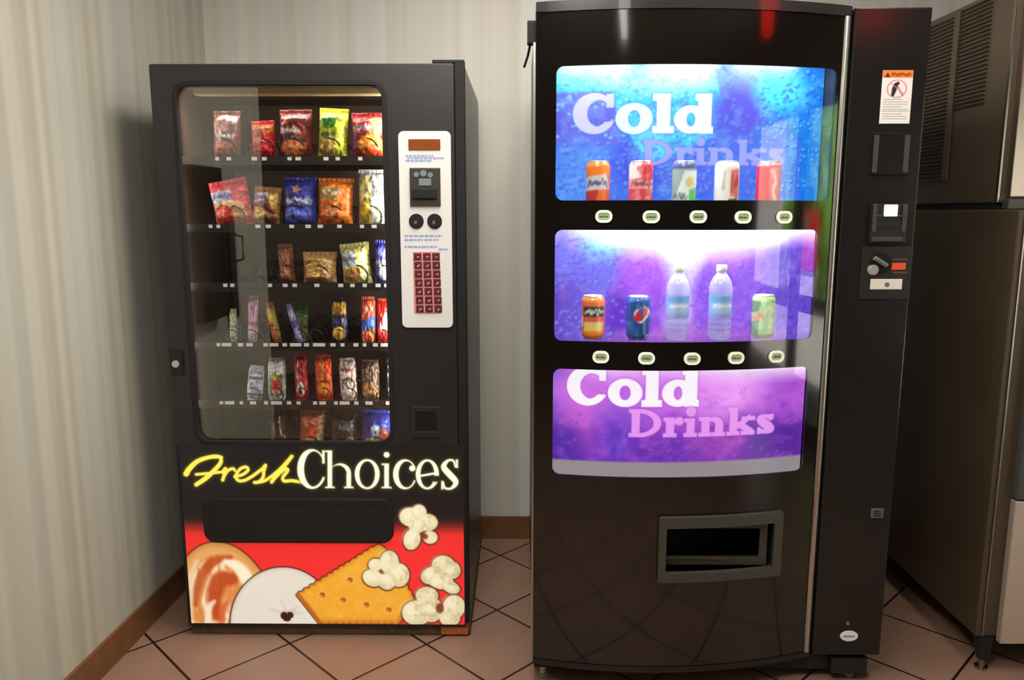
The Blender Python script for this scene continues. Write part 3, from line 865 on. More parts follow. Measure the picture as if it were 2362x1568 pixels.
# top shelf
pack('snack_bag', 'dusky pinkish brown snack bag with pale lettering, leftmost on the top shelf', B, G1, (488, 254, 556, 362), 0, 0, (120, 76, 70), [('e', 42, 26, 34, 24, (214, 158, 150), -20), ('t', 14, 48, 86, 58, W_, 5), ('e', 40, 80, 32, 20, (186, 104, 88)), ('t', 62, 8, 92, 22, W_, 3)], seed=1)
pack('snack_bag', 'small red snack bag with an orange brown top on the top shelf', B, G1, (576, 274, 638, 364), 0, -3, (216, 40, 44), [('p', [(0, 0), (100, 0), (100, 26), (60, 40), (0, 30)], (200, 96, 40)), ('e', 34, 20, 26, 12, (150, 90, 40)), ('n', 6, (240, 96, 90), .62), ('e', 36, 66, 26, 20, (190, 24, 34)), ('t', 14, 46, 64, 58, (244, 190, 180), 4)], seed=2)
pack('snack_bag', 'maroon snack bag with an orange star and white lettering on the top shelf', B, G1, (641, 250, 721, 361), 0, 0, (112, 34, 28), [('star', 26, 20, 20, (238, 132, 90)), ('t', 6, 36, 70, 50, W_, 6), ('e', 36, 60, 34, 9, (44, 24, 22)), ('e', 46, 82, 40, 18, (206, 108, 62)), ('n', 7, (150, 60, 46), .6), ('e', 40, 86, 22, 10, (228, 142, 84))], seed=3)
pack('snack_bag', 'bright lime yellow snack bag with a green emblem on the top shelf', B, G1, (728, 244, 806, 362), 0, 3, (196, 206, 44), [('e', 40, 26, 27, 14, (70, 150, 40)), ('r', 66, 16, 92, 100, (226, 234, 66)), ('e', 34, 76, 34, 23, (214, 192, 108)), ('o', 34, 76, 26, 17, (150, 116, 44), 3), ('e', 34, 76, 12, 9, (176, 110, 34)), ('t', 16, 48, 62, 56, (80, 90, 24), 5)], seal=(200, 200, 40), seed=4)
pack('snack_bag', 'dark red snack bag with orange chips at the right end of the top shelf', B, G1, (808, 258, 890, 361), 0, 0, (150, 34, 40), [('e', 76, 26, 20, 30, (216, 142, 92)), ('e', 62, 72, 38, 24, (240, 150, 56)), ('e', 74, 84, 30, 14, (222, 84, 36)), ('t', 6, 20, 62, 42, (226, 200, 220), 4), ('l', [(10, 50), (12, 90)], 7, (110, 60, 120))], seed=5)
# second shelf
pack('snack_bag', 'big pink and pale blue snack bag tipped over at the left of the second shelf', B, G2, (474, 394, 590, 521), 1, -11, (222, 76, 92), [('r', 0, 0, 100, 16, (226, 70, 80)), ('p', [(0, 18), (64, 20), (58, 48), (6, 44)], (190, 206, 222)), ('t', 8, 24, 60, 38, (90, 80, 140), 4), ('e', 38, 52, 30, 10, (214, 196, 150)), ('e', 30, 74, 30, 22, (214, 68, 56)), ('e', 74, 76, 18, 26, (230, 158, 100)), ('n', 6, (240, 150, 150), .66)], seed=6)
pack('snack_bag', 'tan snack bag with a lavender band leaning on the second shelf', B, G2, (576, 424, 652, 520), 1, 5, (186, 132, 74), [('p', [(0, 14), (60, 6), (62, 26), (0, 44)], (206, 196, 218)), ('t', 8, 18, 56, 32, (96, 70, 130), 4), ('p', [(0, 44), (60, 30), (90, 70), (30, 60)], (128, 44, 26)), ('e', 28, 66, 28, 14, (224, 184, 100)), ('e', 80, 24, 16, 18, (226, 184, 110)), ('e', 72, 84, 26, 14, (110, 62, 36))], seed=7)
pack('snack_bag', 'royal blue snack bag with an orange star on the second shelf', B, G2, (651, 405, 731, 515), 1, 0, (44, 56, 152), [('star', 46, 24, 17, (230, 150, 112)), ('t', 10, 42, 90, 56, W_, 7), ('l', [(8, 61), (92, 61)], 2, K_), ('e', 34, 80, 28, 16, (108, 122, 220)), ('e', 74, 82, 18, 15, (90, 106, 210)), ('n', 6, (34, 40, 120), .6)], seed=8)
pack('snack_bag', 'orange snack bag with white lettering and a round cookie on the second shelf', B, G2, (728, 406, 818, 521), 1, 2, (238, 122, 40), [('e', 40, 30, 32, 14, (150, 140, 70)), ('t', 16, 22, 70, 38, W_, 4), ('e', 34, 76, 30, 21, (180, 74, 30)), ('e', 34, 76, 24, 17, (226, 112, 66)), ('e', 42, 74, 14, 12, (220, 150, 100)), ('n', 5, (248, 158, 84), .62)], seed=9)
pack('snack_bag', 'cream and silver snack bag at the right end of the second shelf', B, G2, (824, 389, 891, 514), 1, 0, (214, 210, 204), [('r', 4, 12, 50, 98, (222, 196, 104)), ('e', 28, 34, 18, 16, (238, 220, 150)), ('e', 30, 80, 20, 17, (214, 180, 40)), ('t', 56, 16, 96, 60, (90, 86, 84), 3), ('l', [(52, 10), (52, 98)], 2.5, (170, 170, 166)), ('r', 62, 62, 94, 92, (190, 200, 150))], seal=(226, 226, 226), kind='bag', seed=10)
# third shelf
pack('cookie_pack', 'plain brown wrapped snack pack, leftmost on the third shelf', CK, G3, (637, 558, 682, 645), 2, -4, (142, 84, 64), [('r', 10, 50, 96, 56, (100, 52, 40)), ('e', 55, 78, 36, 18, (170, 104, 78)), ('n', 6, (160, 98, 76), .6)], seed=11)
pack('cookie_pack', 'clear tan pack of round cookies on the third shelf', CK, G3, (697, 580, 777, 647), 2, 0, (196, 154, 96), [('e', 36, 58, 28, 38, (120, 76, 34)), ('e', 36, 59, 25, 34, (228, 176, 104)), ('n', 5, (232, 200, 150), .58), ('e', 36, 60, 20, 28, (226, 172, 100)), ('e', 80, 56, 12, 34, (206, 160, 110))], seed=12)
pack('cookie_pack', 'pale yellow and silver cookie pack tilted on the third shelf', CK, G3, (780, 552, 861, 650), 2, -6, (214, 206, 118), [('p', [(0, 12), (56, 16), (64, 54), (8, 56)], (196, 206, 214)), ('t', 8, 26, 58, 44, (110, 116, 130), 4), ('e', 40, 78, 30, 20, (182, 122, 66)), ('r', 66, 6, 90, 98, (236, 232, 150))], seal=(220, 214, 130), seed=13)
pack('cookie_pack', 'blue wrapped cookie pack at the right end of the third shelf', CK, G3, (862, 552, 905, 650), 2, 0, (48, 52, 146), [('e', 50, 22, 40, 12, (96, 104, 214)), ('e', 58, 72, 28, 22, (206, 212, 236)), ('t', 12, 44, 88, 54, W_, 4)], seed=14)
# fourth shelf
pack('candy_bar', 'narrow pale green wrapped bar, leftmost on the fourth shelf', BA, G4, (527, 712, 547, 783), 3, 0, (168, 190, 150), [('l', [(0, 50), (100, 50)], 5, (90, 110, 80)), ('n', 4, (200, 214, 186), .55)], kind='bar', T=.014, seed=15, coilr=.026)
pack('candy_bar', 'pink wrapped candy bar standing upright on the fourth shelf', BA, G4, (566, 680, 598, 783), 3, 2, (214, 160, 188), [('l', [(0, 58), (100, 58)], 4, (150, 80, 110)), ('t', 26, 12, 76, 50, (170, 90, 140), 3), ('e', 50, 80, 30, 14, (224, 196, 220))], seal=(200, 206, 214), kind='bar', T=.016, seed=16, coilr=.026)
pack('candy_bar', 'orange and yellow candy bar leaning left on the fourth shelf', BA, G4, (607, 690, 652, 785), 3, -12, (206, 116, 46), [('e', 40, 26, 30, 20, (240, 190, 70)), ('r', 72, 0, 100, 100, (140, 130, 40)), ('l', [(0, 55), (70, 55)], 3, (120, 40, 20)), ('e', 36, 78, 30, 18, (230, 120, 84)), ('t', 10, 8, 60, 20, W_, 3)], kind='bar', T=.016, seed=17, coilr=.026)
pack('candy_bar', 'lavender and purple candy bar leaning in front of the green pack', BA, G4, (655, 691, 700, 785), 3, -17, (146, 132, 190), [('t', 16, 8, 84, 36, W_, 3), ('r', 0, 40, 100, 60, (90, 74, 150)), ('e', 50, 80, 34, 15, (190, 170, 212))], kind='bar', T=.014, seed=18, coilr=.026)
pack('candy_bar', 'green foil pack hanging behind the lavender candy bar', BA, G4, (672, 694, 712, 783), 3, 0, (98, 128, 66), [('n', 6, (140, 168, 100), .5)], kind='bag', T=.012, seed=19, Y=TY + .108, coilr=0)
pack('candy_bar', 'dark navy bar pack with gold discs on the fourth shelf', BA, G4, (762, 686, 802, 785), 3, 0, (38, 34, 58), [('r', 6, 4, 94, 34, (206, 160, 50)), ('e', 50, 24, 24, 10, (160, 100, 30)), ('e', 50, 80, 40, 17, (228, 194, 90)), ('e', 50, 80, 20, 9, (196, 150, 50)), ('r', 6, 44, 94, 56, (60, 56, 110))], kind='bar', T=.018, seed=20, coilr=.026)
pack('candy_bar', 'coral bar wrapper with a blue band on the fourth shelf', BA, G4, (830, 684, 867, 785), 3, 0, (228, 92, 66), [('p', [(0, 52), (100, 38), (100, 66), (0, 76)], (60, 104, 184)), ('t', 16, 12, 84, 28, (250, 150, 130), 3), ('e', 60, 86, 28, 10, (240, 140, 80))], kind='bar', T=.018, seed=21, coilr=.026)
pack('candy_bar', 'bright red bar wrapper at the right end of the fourth shelf', BA, G4, (867, 688, 904, 784), 3, 0, (206, 28, 24), [('e', 66, 50, 20, 22, (240, 214, 150)), ('t', 20, 56, 84, 74, W_, 3), ('e', 54, 86, 34, 9, (160, 40, 40))], kind='bar', T=.018, seed=22, coilr=.026)
# fifth shelf
pack('snack_pack', 'silver and pale blue pack, leftmost on the fifth shelf', 'snack pack', G5, (564, 840, 612, 921), 4, 5, (206, 208, 216), [('r', 10, 26, 96, 36, (86, 92, 120)), ('r', 14, 42, 92, 70, (170, 180, 214)), ('l', [(4, 84), (96, 84)], 3, (80, 80, 96)), ('t', 16, 8, 90, 20, (120, 124, 140), 4)], kind='bar', T=.016, seed=23, coilr=.026)
pack('snack_pack', 'white pack printed with red fruit and green leaves on the fifth shelf', 'snack pack', G5, (614, 826, 660, 918), 4, 0, (236, 234, 226), [('r', 12, 36, 88, 92, (90, 110, 60)), ('e', 54, 62, 26, 20, (206, 60, 66)), ('e', 50, 82, 22, 9, (226, 150, 150)), ('e', 40, 42, 20, 8, (200, 190, 90))], seal=(190, 192, 196), kind='bar', T=.016, seed=24, coilr=.026)
pack('snack_pack', 'crimson pack with cream lettering between the white pack and the orange pack', 'snack pack', G5, (674, 816, 713, 919), 4, -2, (190, 32, 46), [('l', [(34, 14), (30, 50)], 8, (236, 216, 170)), ('t', 20, 16, 60, 46, (120, 20, 30), 2), ('e', 50, 76, 30, 18, (226, 206, 206)), ('e', 44, 80, 14, 9, (120, 70, 80))], kind='bar', T=.016, seed=25, coilr=.026)
pack('snack_pack', 'bright orange red pack in the middle of the fifth shelf', 'snack pack', G5, (722, 818, 769, 921), 4, -2, (240, 84, 32), [('l', [(46, 14), (46, 50)], 10, (240, 150, 50)), ('l', [(4, 56), (96, 56)], 3, (120, 40, 14)), ('e', 50, 74, 32, 14, (246, 150, 50)), ('n', 5, (250, 110, 60), .62)], kind='bar', T=.018, seed=26, coilr=.026)
pack('snack_pack', 'cream and pink pack with brown marks on the fifth shelf', 'snack pack', G5, (778, 824, 826, 917), 4, -3, (226, 204, 194), [('n', 5, (120, 70, 60), .66), ('o', 54, 62, 34, 16, (70, 36, 30), 3), ('e', 46, 80, 26, 12, (240, 226, 220)), ('t', 16, 16, 84, 32, (150, 60, 70), 3)], kind='bar', T=.016, seed=27, coilr=.026)
pack('snack_pack', 'dark clear pack of brown nuts on the fifth shelf', 'snack pack', G5, (831, 830, 875, 917), 4, 0, (70, 56, 46), [('n', 7, (130, 112, 96), .55), ('e', 48, 76, 40, 24, (168, 118, 74)), ('n', 11, (196, 146, 100), .62)], kind='bar', T=.018, seed=28, coilr=.026)
pack('snack_pack', 'black pack with white dots at the right end of the fifth shelf', 'snack pack', G5, (889, 828, 918, 917), 4, 0, (40, 34, 36), [('e', 30, 16, 14, 6, W_), ('e', 30, 34, 14, 6, W_), ('e', 34, 52, 12, 5, (180, 180, 180)), ('e', 30, 74, 12, 5, W_), ('e', 30, 88, 12, 4, W_)], kind='bar', T=.014, seed=29, coilr=0)
# bottom shelf (cut by the lower edge of the window)
pack('snack_pack', 'dark chocolate brown pack with white streaks, leftmost on the bottom shelf', 'snack pack', G6, (618, 946, 668, 1042), 5, 0, (48, 32, 28), [('l', [(62, 10), (76, 56)], 4, (206, 200, 200)), ('e', 84, 60, 8, 6, W_), ('l', [(34, 30), (36, 80)], 8, (130, 96, 84)), ('n', 6, (96, 70, 62), .62)], seed=30)
pack('snack_bag', 'orange and pink snack bag with a tan edge on the bottom shelf', B, G6, (686, 944, 752, 1042), 5, 3, (198, 108, 56), [('r', 0, 0, 100, 22, (214, 124, 110)), ('e', 46, 44, 34, 20, (206, 80, 40)), ('e', 44, 80, 36, 18, (226, 166, 90)), ('r', 82, 0, 100, 100, (226, 190, 140)), ('n', 6, (236, 150, 100), .62)], seed=31)
pack('snack_bag', 'black and dark green snack bag with faint marks on the bottom shelf', B, G6, (760, 946, 824, 1042), 5, 0, (34, 34, 32), [('n', 6, (54, 78, 60), .6), ('t', 40, 26, 94, 44, (130, 130, 120), 4), ('e', 80, 66, 14, 8, (150, 120, 100)), ('l', [(8, 60), (50, 74)], 3, (110, 90, 70))], seed=32)
pack('snack_bag', 'blue snack bag with yellow and brown food at the right of the bottom shelf', B, G6, (830, 944, 908, 1042), 5, 2, (44, 58, 156), [('e', 50, 42, 18, 14, (206, 214, 232)), ('e', 76, 56, 18, 22, (130, 60, 34)), ('e', 38, 78, 26, 18, (206, 196, 90)), ('e', 44, 80, 12, 9, (110, 96, 50)), ('n', 5, (100, 116, 220), .64)], seed=33)
# empty coils in the bare slots
for row, px, r in ((2, 600, .034), (3, 732, .026)):
    t, z = trays[row]; p = at(px, TR[row]['r'], TY + .046); coil(t, p.x, z, r)

# ------------------------------------------------------------------ drinks machine
DX0, DX1, DR = 0.040, 0.872, 1.074            # left, right end of bowed door, right side
def bow(x):
    s = (x - 0.45) / 0.42
    return 2.153 - 0.066 * (1 - s * s) + 0.022 * s
def dbow(x):
    return (0.132 * (x - 0.45) / 0.42 + 0.022) / 0.42
DY = 2.275                                     # front of the steel cabinet
dk = empty('drink_vending_machine', (0.55, 2.2, 0), 'tall black drinks vending machine with a bowed front and lit blue and purple panels', 'vending machine')
bm = bmesh.new(); box(bm, DX0, DR, DY, 3.02, 0.09, 1.925, bevel=.004)
obj('cabinet', bm, M['side_black'], dk)
CUTS = [0.04 + 0.0208 * k for k in range(1, 40)]
def curved(name, m, outer, holes, off0, off1, parent=dk, bevel=0.0):
    """slab that follows the bowed front: off0 front offset, off1 back offset from the bow"""
    bm = bmesh.new(); plate(bm, outer, holes, off0, off1, CUTS, bow)
    bmesh.ops.recalc_face_normals(bm, faces=bm.faces)
    me = bpy.data.meshes.new(name); bm.to_mesh(me); bm.free()
    nrm = []
    for p in me.polygons:
        p.use_smooth = True
        for li in p.loop_indices:
            x = me.vertices[me.loops[li].vertex_index].co.x
            n = Vector((dbow(x), -1, 0)).normalized()
            if abs(p.normal.y) < 0.6: n = p.normal.copy()
            elif p.normal.y > 0: n = -n
            nrm.append(n)
    me.normals_split_custom_set(nrm)
    return link(name, me, m, parent)
W1 = rrect(0.0935, 0.838, 1.4285, 1.7715, .020)
W2 = rrect(0.0935, 0.812, 1.050, 1.351, .020)
W3 = rrect(0.0915, 0.808, 0.668, 0.972, .022)
VD = rrect(0.409, 0.728, 0.388, 0.527, .006, 3)
DTOP = 1.905
fb = curved('front_bezel', M['gloss_black'], rrect(DX0, 0.850, 0.098, DTOP, .004, 2), [W1, W2, W3, VD], 0.0, 0.006)
for W, nm in ((W1, 'upper'), (W2, 'middle'), (W3, 'lower')):
    o = curved('display_cover', M['cover'], [(0.45 + (x - 0.45) * .9995, z) for x, z in W], [], 0.0006, 0.004)
# top cap, bottom edge and sides that close the bowed door
def profile_slab(name, m, z0, z1, off, x0=DX0, x1=DX1, yb=DY - .001):
    n = 28
    pts = [(x0 + (x1 - x0) * k / n, bow(x0 + (x1 - x0) * k / n) + off) for k in range(n + 1)] + [(x1, yb), (x0, yb)]
    bm = bmesh.new(); prism(bm, pts, z0, z1)
    bmesh.ops.bevel(bm, geom=[e for e in bm.edges if abs(e.verts[0].co.z - e.verts[1].co.z) < 1e-6 and all(v.co.y < 2.2 for v in e.verts)], offset=.003, segments=2, affect='EDGES')
    return obj(name, bm, m, dk)
profile_slab('top_cap', mat('grey black top cap', (44, 42, 42), rough=0.18, spec=0.6, coat=0.4), DTOP + .001, 1.932, -.004)
profile_slab('bottom_edge', M['panel_black'], 0.080, 0.097, -.004)
bm = bmesh.new(); box(bm, DX0, DX0 + .012, bow(DX0) + .006, DY - .001, .098, DTOP); box(bm, .838, .850, bow(.85) + .006, DY - .001, .098, DTOP)
obj('door_side', bm, M['side_black'], dk)
# bright vertical edge strip at the right of the bowed door
bm = bmesh.new()
n = 10
pts = [(0.8515 + .0215 * k / n, bow(0.851) + .004 - .011 * math.sin(math.pi * (.15 + .85 * k / n))) for k in range(n + 1)] + [(0.873, DY - .001), (0.8515, DY - .001)]
prism(bm, pts, .098, DTOP)
obj('edge_strip', bm, M['chrome'], dk)
# flat payment column
PY = 2.158
pay = boxobj('payment_column', M['panel_black'], dk, 0.8745, DR, PY, DY - .001, 0.094, 1.925, bevel=.003)

# lit display panels behind the covers
def lit_panel(name, x0, x1, z0, z1, ax, ay, paint, nx=340, off=.082, bulge=7.0):
    ny = max(60, int(nx * (z1 - z0) / (x1 - x0)))
    u, v = np.meshgrid(np.linspace(0, 1, nx), np.linspace(0, 1, ny))
    X = x0 + u * (x1 - x0); Z = z1 - v * (z1 - z0)
    Y = bow(X) + off
    xa = ax[0] + u * (ax[1] - ax[0]) + bulge * 4 * u * (1 - u); ya = ay[0] + v * (ay[1] - ay[0])
    A = paint(xa, ya)
    P = np.stack([X, Y, Z], -1)
    P2 = np.stack([X, Y + .004, Z], -1)
    me = grid_mesh(name, P, A.c)
    o = link(name, me, M['backlit'], dk)
    return o
def drops(A, n, x0, y0, x1, y1, rmin, rmax, hi, lo, seed, amt=.6):
    rg = np.random.RandomState(seed)
    for k in range(n):
        cx, cy, r = rg.uniform(x0, x1), rg.uniform(y0, y1), rg.uniform(rmin, rmax)
        A.put(A.ell(cx + r * .25, cy + r * .3, r, r * rg.uniform(.6, 1.0)), lo, amt * .8, r * .9)
        A.put(A.ell(cx - r * .15, cy - r * .2, r * .75, r * .6), hi, amt, r * .8)
def cold(A, boxes, col, st, th):
    return [serif_letter(A, c, *b, st, th, st * .3) for c, b in zip('Cold', boxes)]
def paint1(x, y):
    A = Art(x, y, (62, 112, 236), 2.6)
    n1 = vnoise(x / 26, y / 20, 21, 3); n2 = vnoise(x / 9, y / 8, 23, 2)
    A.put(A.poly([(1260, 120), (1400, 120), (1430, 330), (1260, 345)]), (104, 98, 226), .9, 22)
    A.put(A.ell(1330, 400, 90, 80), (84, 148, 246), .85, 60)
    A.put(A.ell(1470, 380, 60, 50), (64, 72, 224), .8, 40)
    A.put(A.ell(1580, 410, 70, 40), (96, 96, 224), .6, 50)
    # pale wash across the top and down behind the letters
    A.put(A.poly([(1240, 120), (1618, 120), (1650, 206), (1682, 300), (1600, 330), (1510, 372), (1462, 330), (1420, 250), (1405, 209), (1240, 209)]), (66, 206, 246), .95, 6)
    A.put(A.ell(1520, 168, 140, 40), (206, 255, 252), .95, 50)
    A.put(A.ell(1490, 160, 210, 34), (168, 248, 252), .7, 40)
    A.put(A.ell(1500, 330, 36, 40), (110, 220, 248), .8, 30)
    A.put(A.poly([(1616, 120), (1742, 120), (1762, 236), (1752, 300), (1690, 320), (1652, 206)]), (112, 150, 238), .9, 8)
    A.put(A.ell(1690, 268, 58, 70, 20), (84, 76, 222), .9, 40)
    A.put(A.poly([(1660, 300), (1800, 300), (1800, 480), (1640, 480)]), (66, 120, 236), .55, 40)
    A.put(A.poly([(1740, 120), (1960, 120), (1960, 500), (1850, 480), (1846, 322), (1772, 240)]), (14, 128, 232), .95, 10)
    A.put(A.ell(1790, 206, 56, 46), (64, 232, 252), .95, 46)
    A.mix(np.clip((n1 - .5) * 2.2, 0, 1) * .55, (130, 216, 255)); A.mix(np.clip((.47 - n2) * 2.2, 0, 1) * .5, (40, 84, 214))
    drops(A, 150, 1280, 146, 1620, 320, 3, 6, (216, 255, 255), (50, 176, 206), 1, .5)
    drops(A, 190, 1740, 150, 1935, 440, 3, 6, (96, 206, 252), (14, 74, 196), 2, .75)
    drops(A, 190, 1280, 320, 1640, 465, 3, 7, (128, 184, 252), (48, 76, 206), 3, .5)
    drops(A, 110, 1500, 220, 1740, 460, 3, 7, (136, 172, 250), (66, 76, 210), 4, .45)
    ds = cold(A, [(1321, 211, 1414, 306), (1418, 235, 1502, 307), (1503, 214, 1548, 305), (1549, 214, 1636, 306)], None, 31, 17)
    for d, c in zip(ds, ((206, 206, 252), (226, 250, 255), (238, 252, 255), (238, 252, 252))):
        A.put(d - 2.2, (60, 110, 210), .45, 5); A.put(d, c, .97)
    for c, b in zip('Drinks', [(1480, 320, 1548, 379), (1552, 337, 1596, 379), (1597, 318, 1626, 379), (1628, 337, 1692, 379), (1694, 318, 1764, 379), (1768, 337, 1806, 379)]):
        d = serif_letter(A, c, *b, 17, 9, 6)
        A.put(d - 1.5, (70, 80, 200), .4, 4); A.put(d, (166, 172, 250), .85)
    return A
def paint2(x, y):
    A = Art(x, y, (150, 84, 226), 2.6)
    n1 = vnoise(x / 24, y / 22, 31, 3); n2 = vnoise(x / 8, y / 8, 33, 2)
    A.put(A.poly([(1250, 500), (1450, 500), (1440, 600), (1396, 690), (1396, 820), (1250, 820)]), (116, 116, 242), 1, 30)
    A.mix(np.clip(1 - (x - 1280) / 130, 0, 1) * np.clip((y - 610) / 60, 0, 1) * .8, (96, 62, 178))
    A.put(A.ell(1390, 566, 50, 30), (120, 204, 252), .9, 40)
    A.put(A.ell(1430, 740, 38, 70), (84, 46, 196), .8, 50)
    A.put(A.ell(1492, 600, 60, 46), (212, 142, 248), .85, 50)
    A.put(A.ell(1486, 640, 44, 50), (168, 84, 244), .7, 50)
    A.put(A.poly([(1500, 500), (1680, 500), (1640, 570), (1606, 630), (1596, 760), (1530, 760), (1536, 640)]), (214, 196, 252), .85, 30)
    A.put(A.ell(1690, 690, 92, 124), (140, 88, 232), .95, 20)
    A.put(A.ell(1668, 594, 50, 24), (206, 132, 248), .8, 34)
    A.put(A.poly([(1756, 560), (1900, 560), (1900, 820), (1790, 820)]), (96, 74, 200), .85, 30)
    A.put(A.ell(1600, 780, 220, 26), (182, 110, 204), .55, 30)
    A.mix(np.clip((n1 - .5) * 2.2, 0, 1) * .4, (214, 170, 255)); A.mix(np.clip((.46 - n2) * 2.2, 0, 1) * .45, (92, 54, 190))
    drops(A, 130, 1280, 545, 1420, 780, 3, 7, (156, 156, 252), (78, 58, 180), 5, .5)
    drops(A, 120, 1420, 560, 1720, 780, 3, 7, (214, 160, 254), (122, 70, 210), 6, .35)
    drops(A, 80, 1740, 600, 1880, 780, 3, 7, (120, 100, 226), (56, 36, 160), 7, .5)
    A.mix(np.clip(1 - (y - 530) / 44, 0, 1) ** 1.1 * np.clip((x - 1290) / 110, 0.15, 1), (252, 254, 255))  # white glow of the tubes along the top edge, painted into the art
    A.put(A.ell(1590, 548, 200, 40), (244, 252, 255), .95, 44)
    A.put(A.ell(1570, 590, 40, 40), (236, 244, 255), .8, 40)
    return A
def paint3(x, y):
    A = Art(x, y, (178, 84, 216), 2.6)
    A.mix(np.clip(1 - (x - 1275) / 60, 0, 1), (92, 70, 186))
    A.mix(np.clip((y - 930) / 130, 0, 1) * .8, (106, 34, 166))
    A.put(A.ell(1340, 940, 50, 90), (190, 84, 196), .7, 60)
    A.put(A.ell(1300, 1040, 46, 60), (70, 34, 160), .85, 40)
    A.put(A.ell(1425, 990, 50, 80), (84, 48, 190), .8, 60)
    A.put(A.ell(1540, 1040, 90, 34), (92, 40, 170), .8, 50)
    A.put(A.ell(1660, 900, 80, 60), (246, 170, 252), .9, 70)
    A.put(A.ell(1660, 1020, 70, 40), (160, 70, 180), .8, 50)
    A.put(A.poly([(1715, 970), (1860, 980), (1860, 1070), (1715, 1070)]), (84, 40, 150), .9, 50)
    n1 = vnoise(x / 24, y / 20, 41, 3); A.mix(np.clip((n1 - .5) * 2.2, 0, 1) * .35, (226, 130, 246)); A.mix(np.clip((.46 - n1) * 2.4, 0, 1) * .35, (92, 34, 170))
    A.mix(np.clip(1 - (y - 852) / 40, 0, 1) ** 1.1 * np.clip((x - 1295) / 90, 0.1, 1) * .95, (254, 240, 255))  # tube glow at the top of this panel, painted as a white fade
    drops(A, 80, 1290, 950, 1840, 1062, 2, 6, (186, 90, 220), (80, 26, 140), 8, .45)
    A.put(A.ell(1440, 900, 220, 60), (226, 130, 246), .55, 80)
    for d in cold(A, [(1307, 846, 1396, 936), (1400, 872, 1478, 937), (1479, 848, 1519, 936), (1521, 848, 1603, 936)], None, 29, 16):
        A.put(d - 2, (150, 60, 200), .45, 5); A.put(d, (255, 250, 255), .97)
    for c, b in zip('Drinks', [(1449, 941, 1522, 1006), (1526, 960, 1570, 1006), (1572, 940, 1604, 1006), (1606, 960, 1668, 1006), (1670, 940, 1736, 1006), (1738, 960, 1782, 1006)]):
        d = serif_letter(A, c, *b, 19, 10, 6)
        A.put(d - 1.5, (120, 40, 170), .4, 4); A.put(d, (236, 158, 246), .92)
    A.put(A.rec(1200, 1064, 1960, 1130), (146, 138, 143), 1, 5)
    return A
OFF = .082
def span(pxl, pxr, pyt, pyb):
    y0, y1 = 2.12 + OFF, 2.165 + OFF
    return at(pxl, (pyt + pyb) / 2, y0).x, at(pxr, (pyt + pyb) / 2, y1).x, at(1600, pyb, 2.09 + OFF).z, at(1600, pyt, 2.09 + OFF).z
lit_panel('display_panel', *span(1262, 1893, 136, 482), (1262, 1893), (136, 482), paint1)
lit_panel('display_panel', *span(1262, 1880, 516, 800), (1262, 1880), (516, 800), paint2)
lit_panel('display_panel', *span(1258, 1850, 836, 1118), (1258, 1850), (836, 1118), paint3)
# ledges the sample drinks stand on, and dark display box
LZ1, LZ2 = at(1478, 368, 2.135).z - .1235, at(1472, 678, 2.135).z - .1235
for z in (LZ1, LZ2): 
    n = 24
    pts = [(.06 + .77 * k / n, bow(.06 + .77 * k / n) + .010) for k in range(n + 1)] + [(.06 + .77 * k / n, bow(.06 + .77 * k / n) + .078) for k in range(n, -1, -1)]
    bm = bmesh.new(); prism(bm, pts, z - .006, z - .0003); obj('display_ledge', bm, M['cover'], dk)
# lamps inside the display box above the drinks
def lamp(name, loc, sx, sy, rot, e, c=(1, 1, 1)):
    L_ = bpy.data.lights.new(name, 'AREA'); L_.shape = 'RECTANGLE'; L_.size = sx; L_.size_y = sy; L_.energy = e; L_.color = c
    o = bpy.data.objects.new(name, L_); COL.objects.link(o); o.location = loc; o.rotation_euler = rot
    return o
for zl in (1.80, 1.385):
    for xl in (.19, .45, .69):
        lamp('display_lamp', (xl, bow(xl) + .036, zl), .2, .02, (math.radians(8), 0, math.atan(dbow(xl))), 1.6)
lamp('cabinet_lamp', (-.392, YS + .056, 1.22), .012, 1.05, (math.radians(90), 0, math.radians(50)), 4.6, (1, .95, .86))
lamp('cabinet_lamp', (-1.062, YS + .056, 1.22), .012, 1.05, (math.radians(90), 0, math.radians(-50)), 1.5, (1, .95, .86))
lamp('cabinet_lamp', (-.71, YS + .115, 1.765), .56, .02, (math.radians(-12), 0, 0), 1.3, (1, .95, .86))

# sample cans and bottles
def lathe(name, prof, m, parent, art=None, n=40, rot=0):
    """prof: list of (r, z) bottom to top; art(u 0-1 across the visible front, v 0-1 top to bottom) -> Art"""
    R = np.array([p[0] for p in prof]); Zp = np.array([p[1] for p in prof])
    a = np.linspace(0, 2 * np.pi, n + 1)
    P = np.stack([R[:, None] * np.sin(a)[None], -R[:, None] * np.cos(a)[None], np.repeat(Zp[:, None], n + 1, 1)], -1)
    c = None
    if art:
        aa = (a + np.pi) % (2 * np.pi) - np.pi          # angle from the front
        u = np.repeat((.5 + np.sin(np.clip(aa, -np.pi / 2, np.pi / 2)) / 2)[None], len(prof), 0)
        v = np.repeat(((Zp.max() - Zp) / (Zp.max() - Zp.min()))[:, None], n + 1, 1)
        c = art(u * 100, v * 100).c
    return link(name, grid_mesh(name, P, c), m, parent, world=False)
def dense(prof, step=.003):
    out = []
    for (r0, z0), (r1, z1) in zip(prof, prof[1:]):
        k = max(1, int(math.hypot(r1 - r0, z1 - z0) / step))
        out += [(r0 + (r1 - r0) * i / k, z0 + (z1 - z0) * i / k) for i in range(k)]
    return out + [prof[-1]]
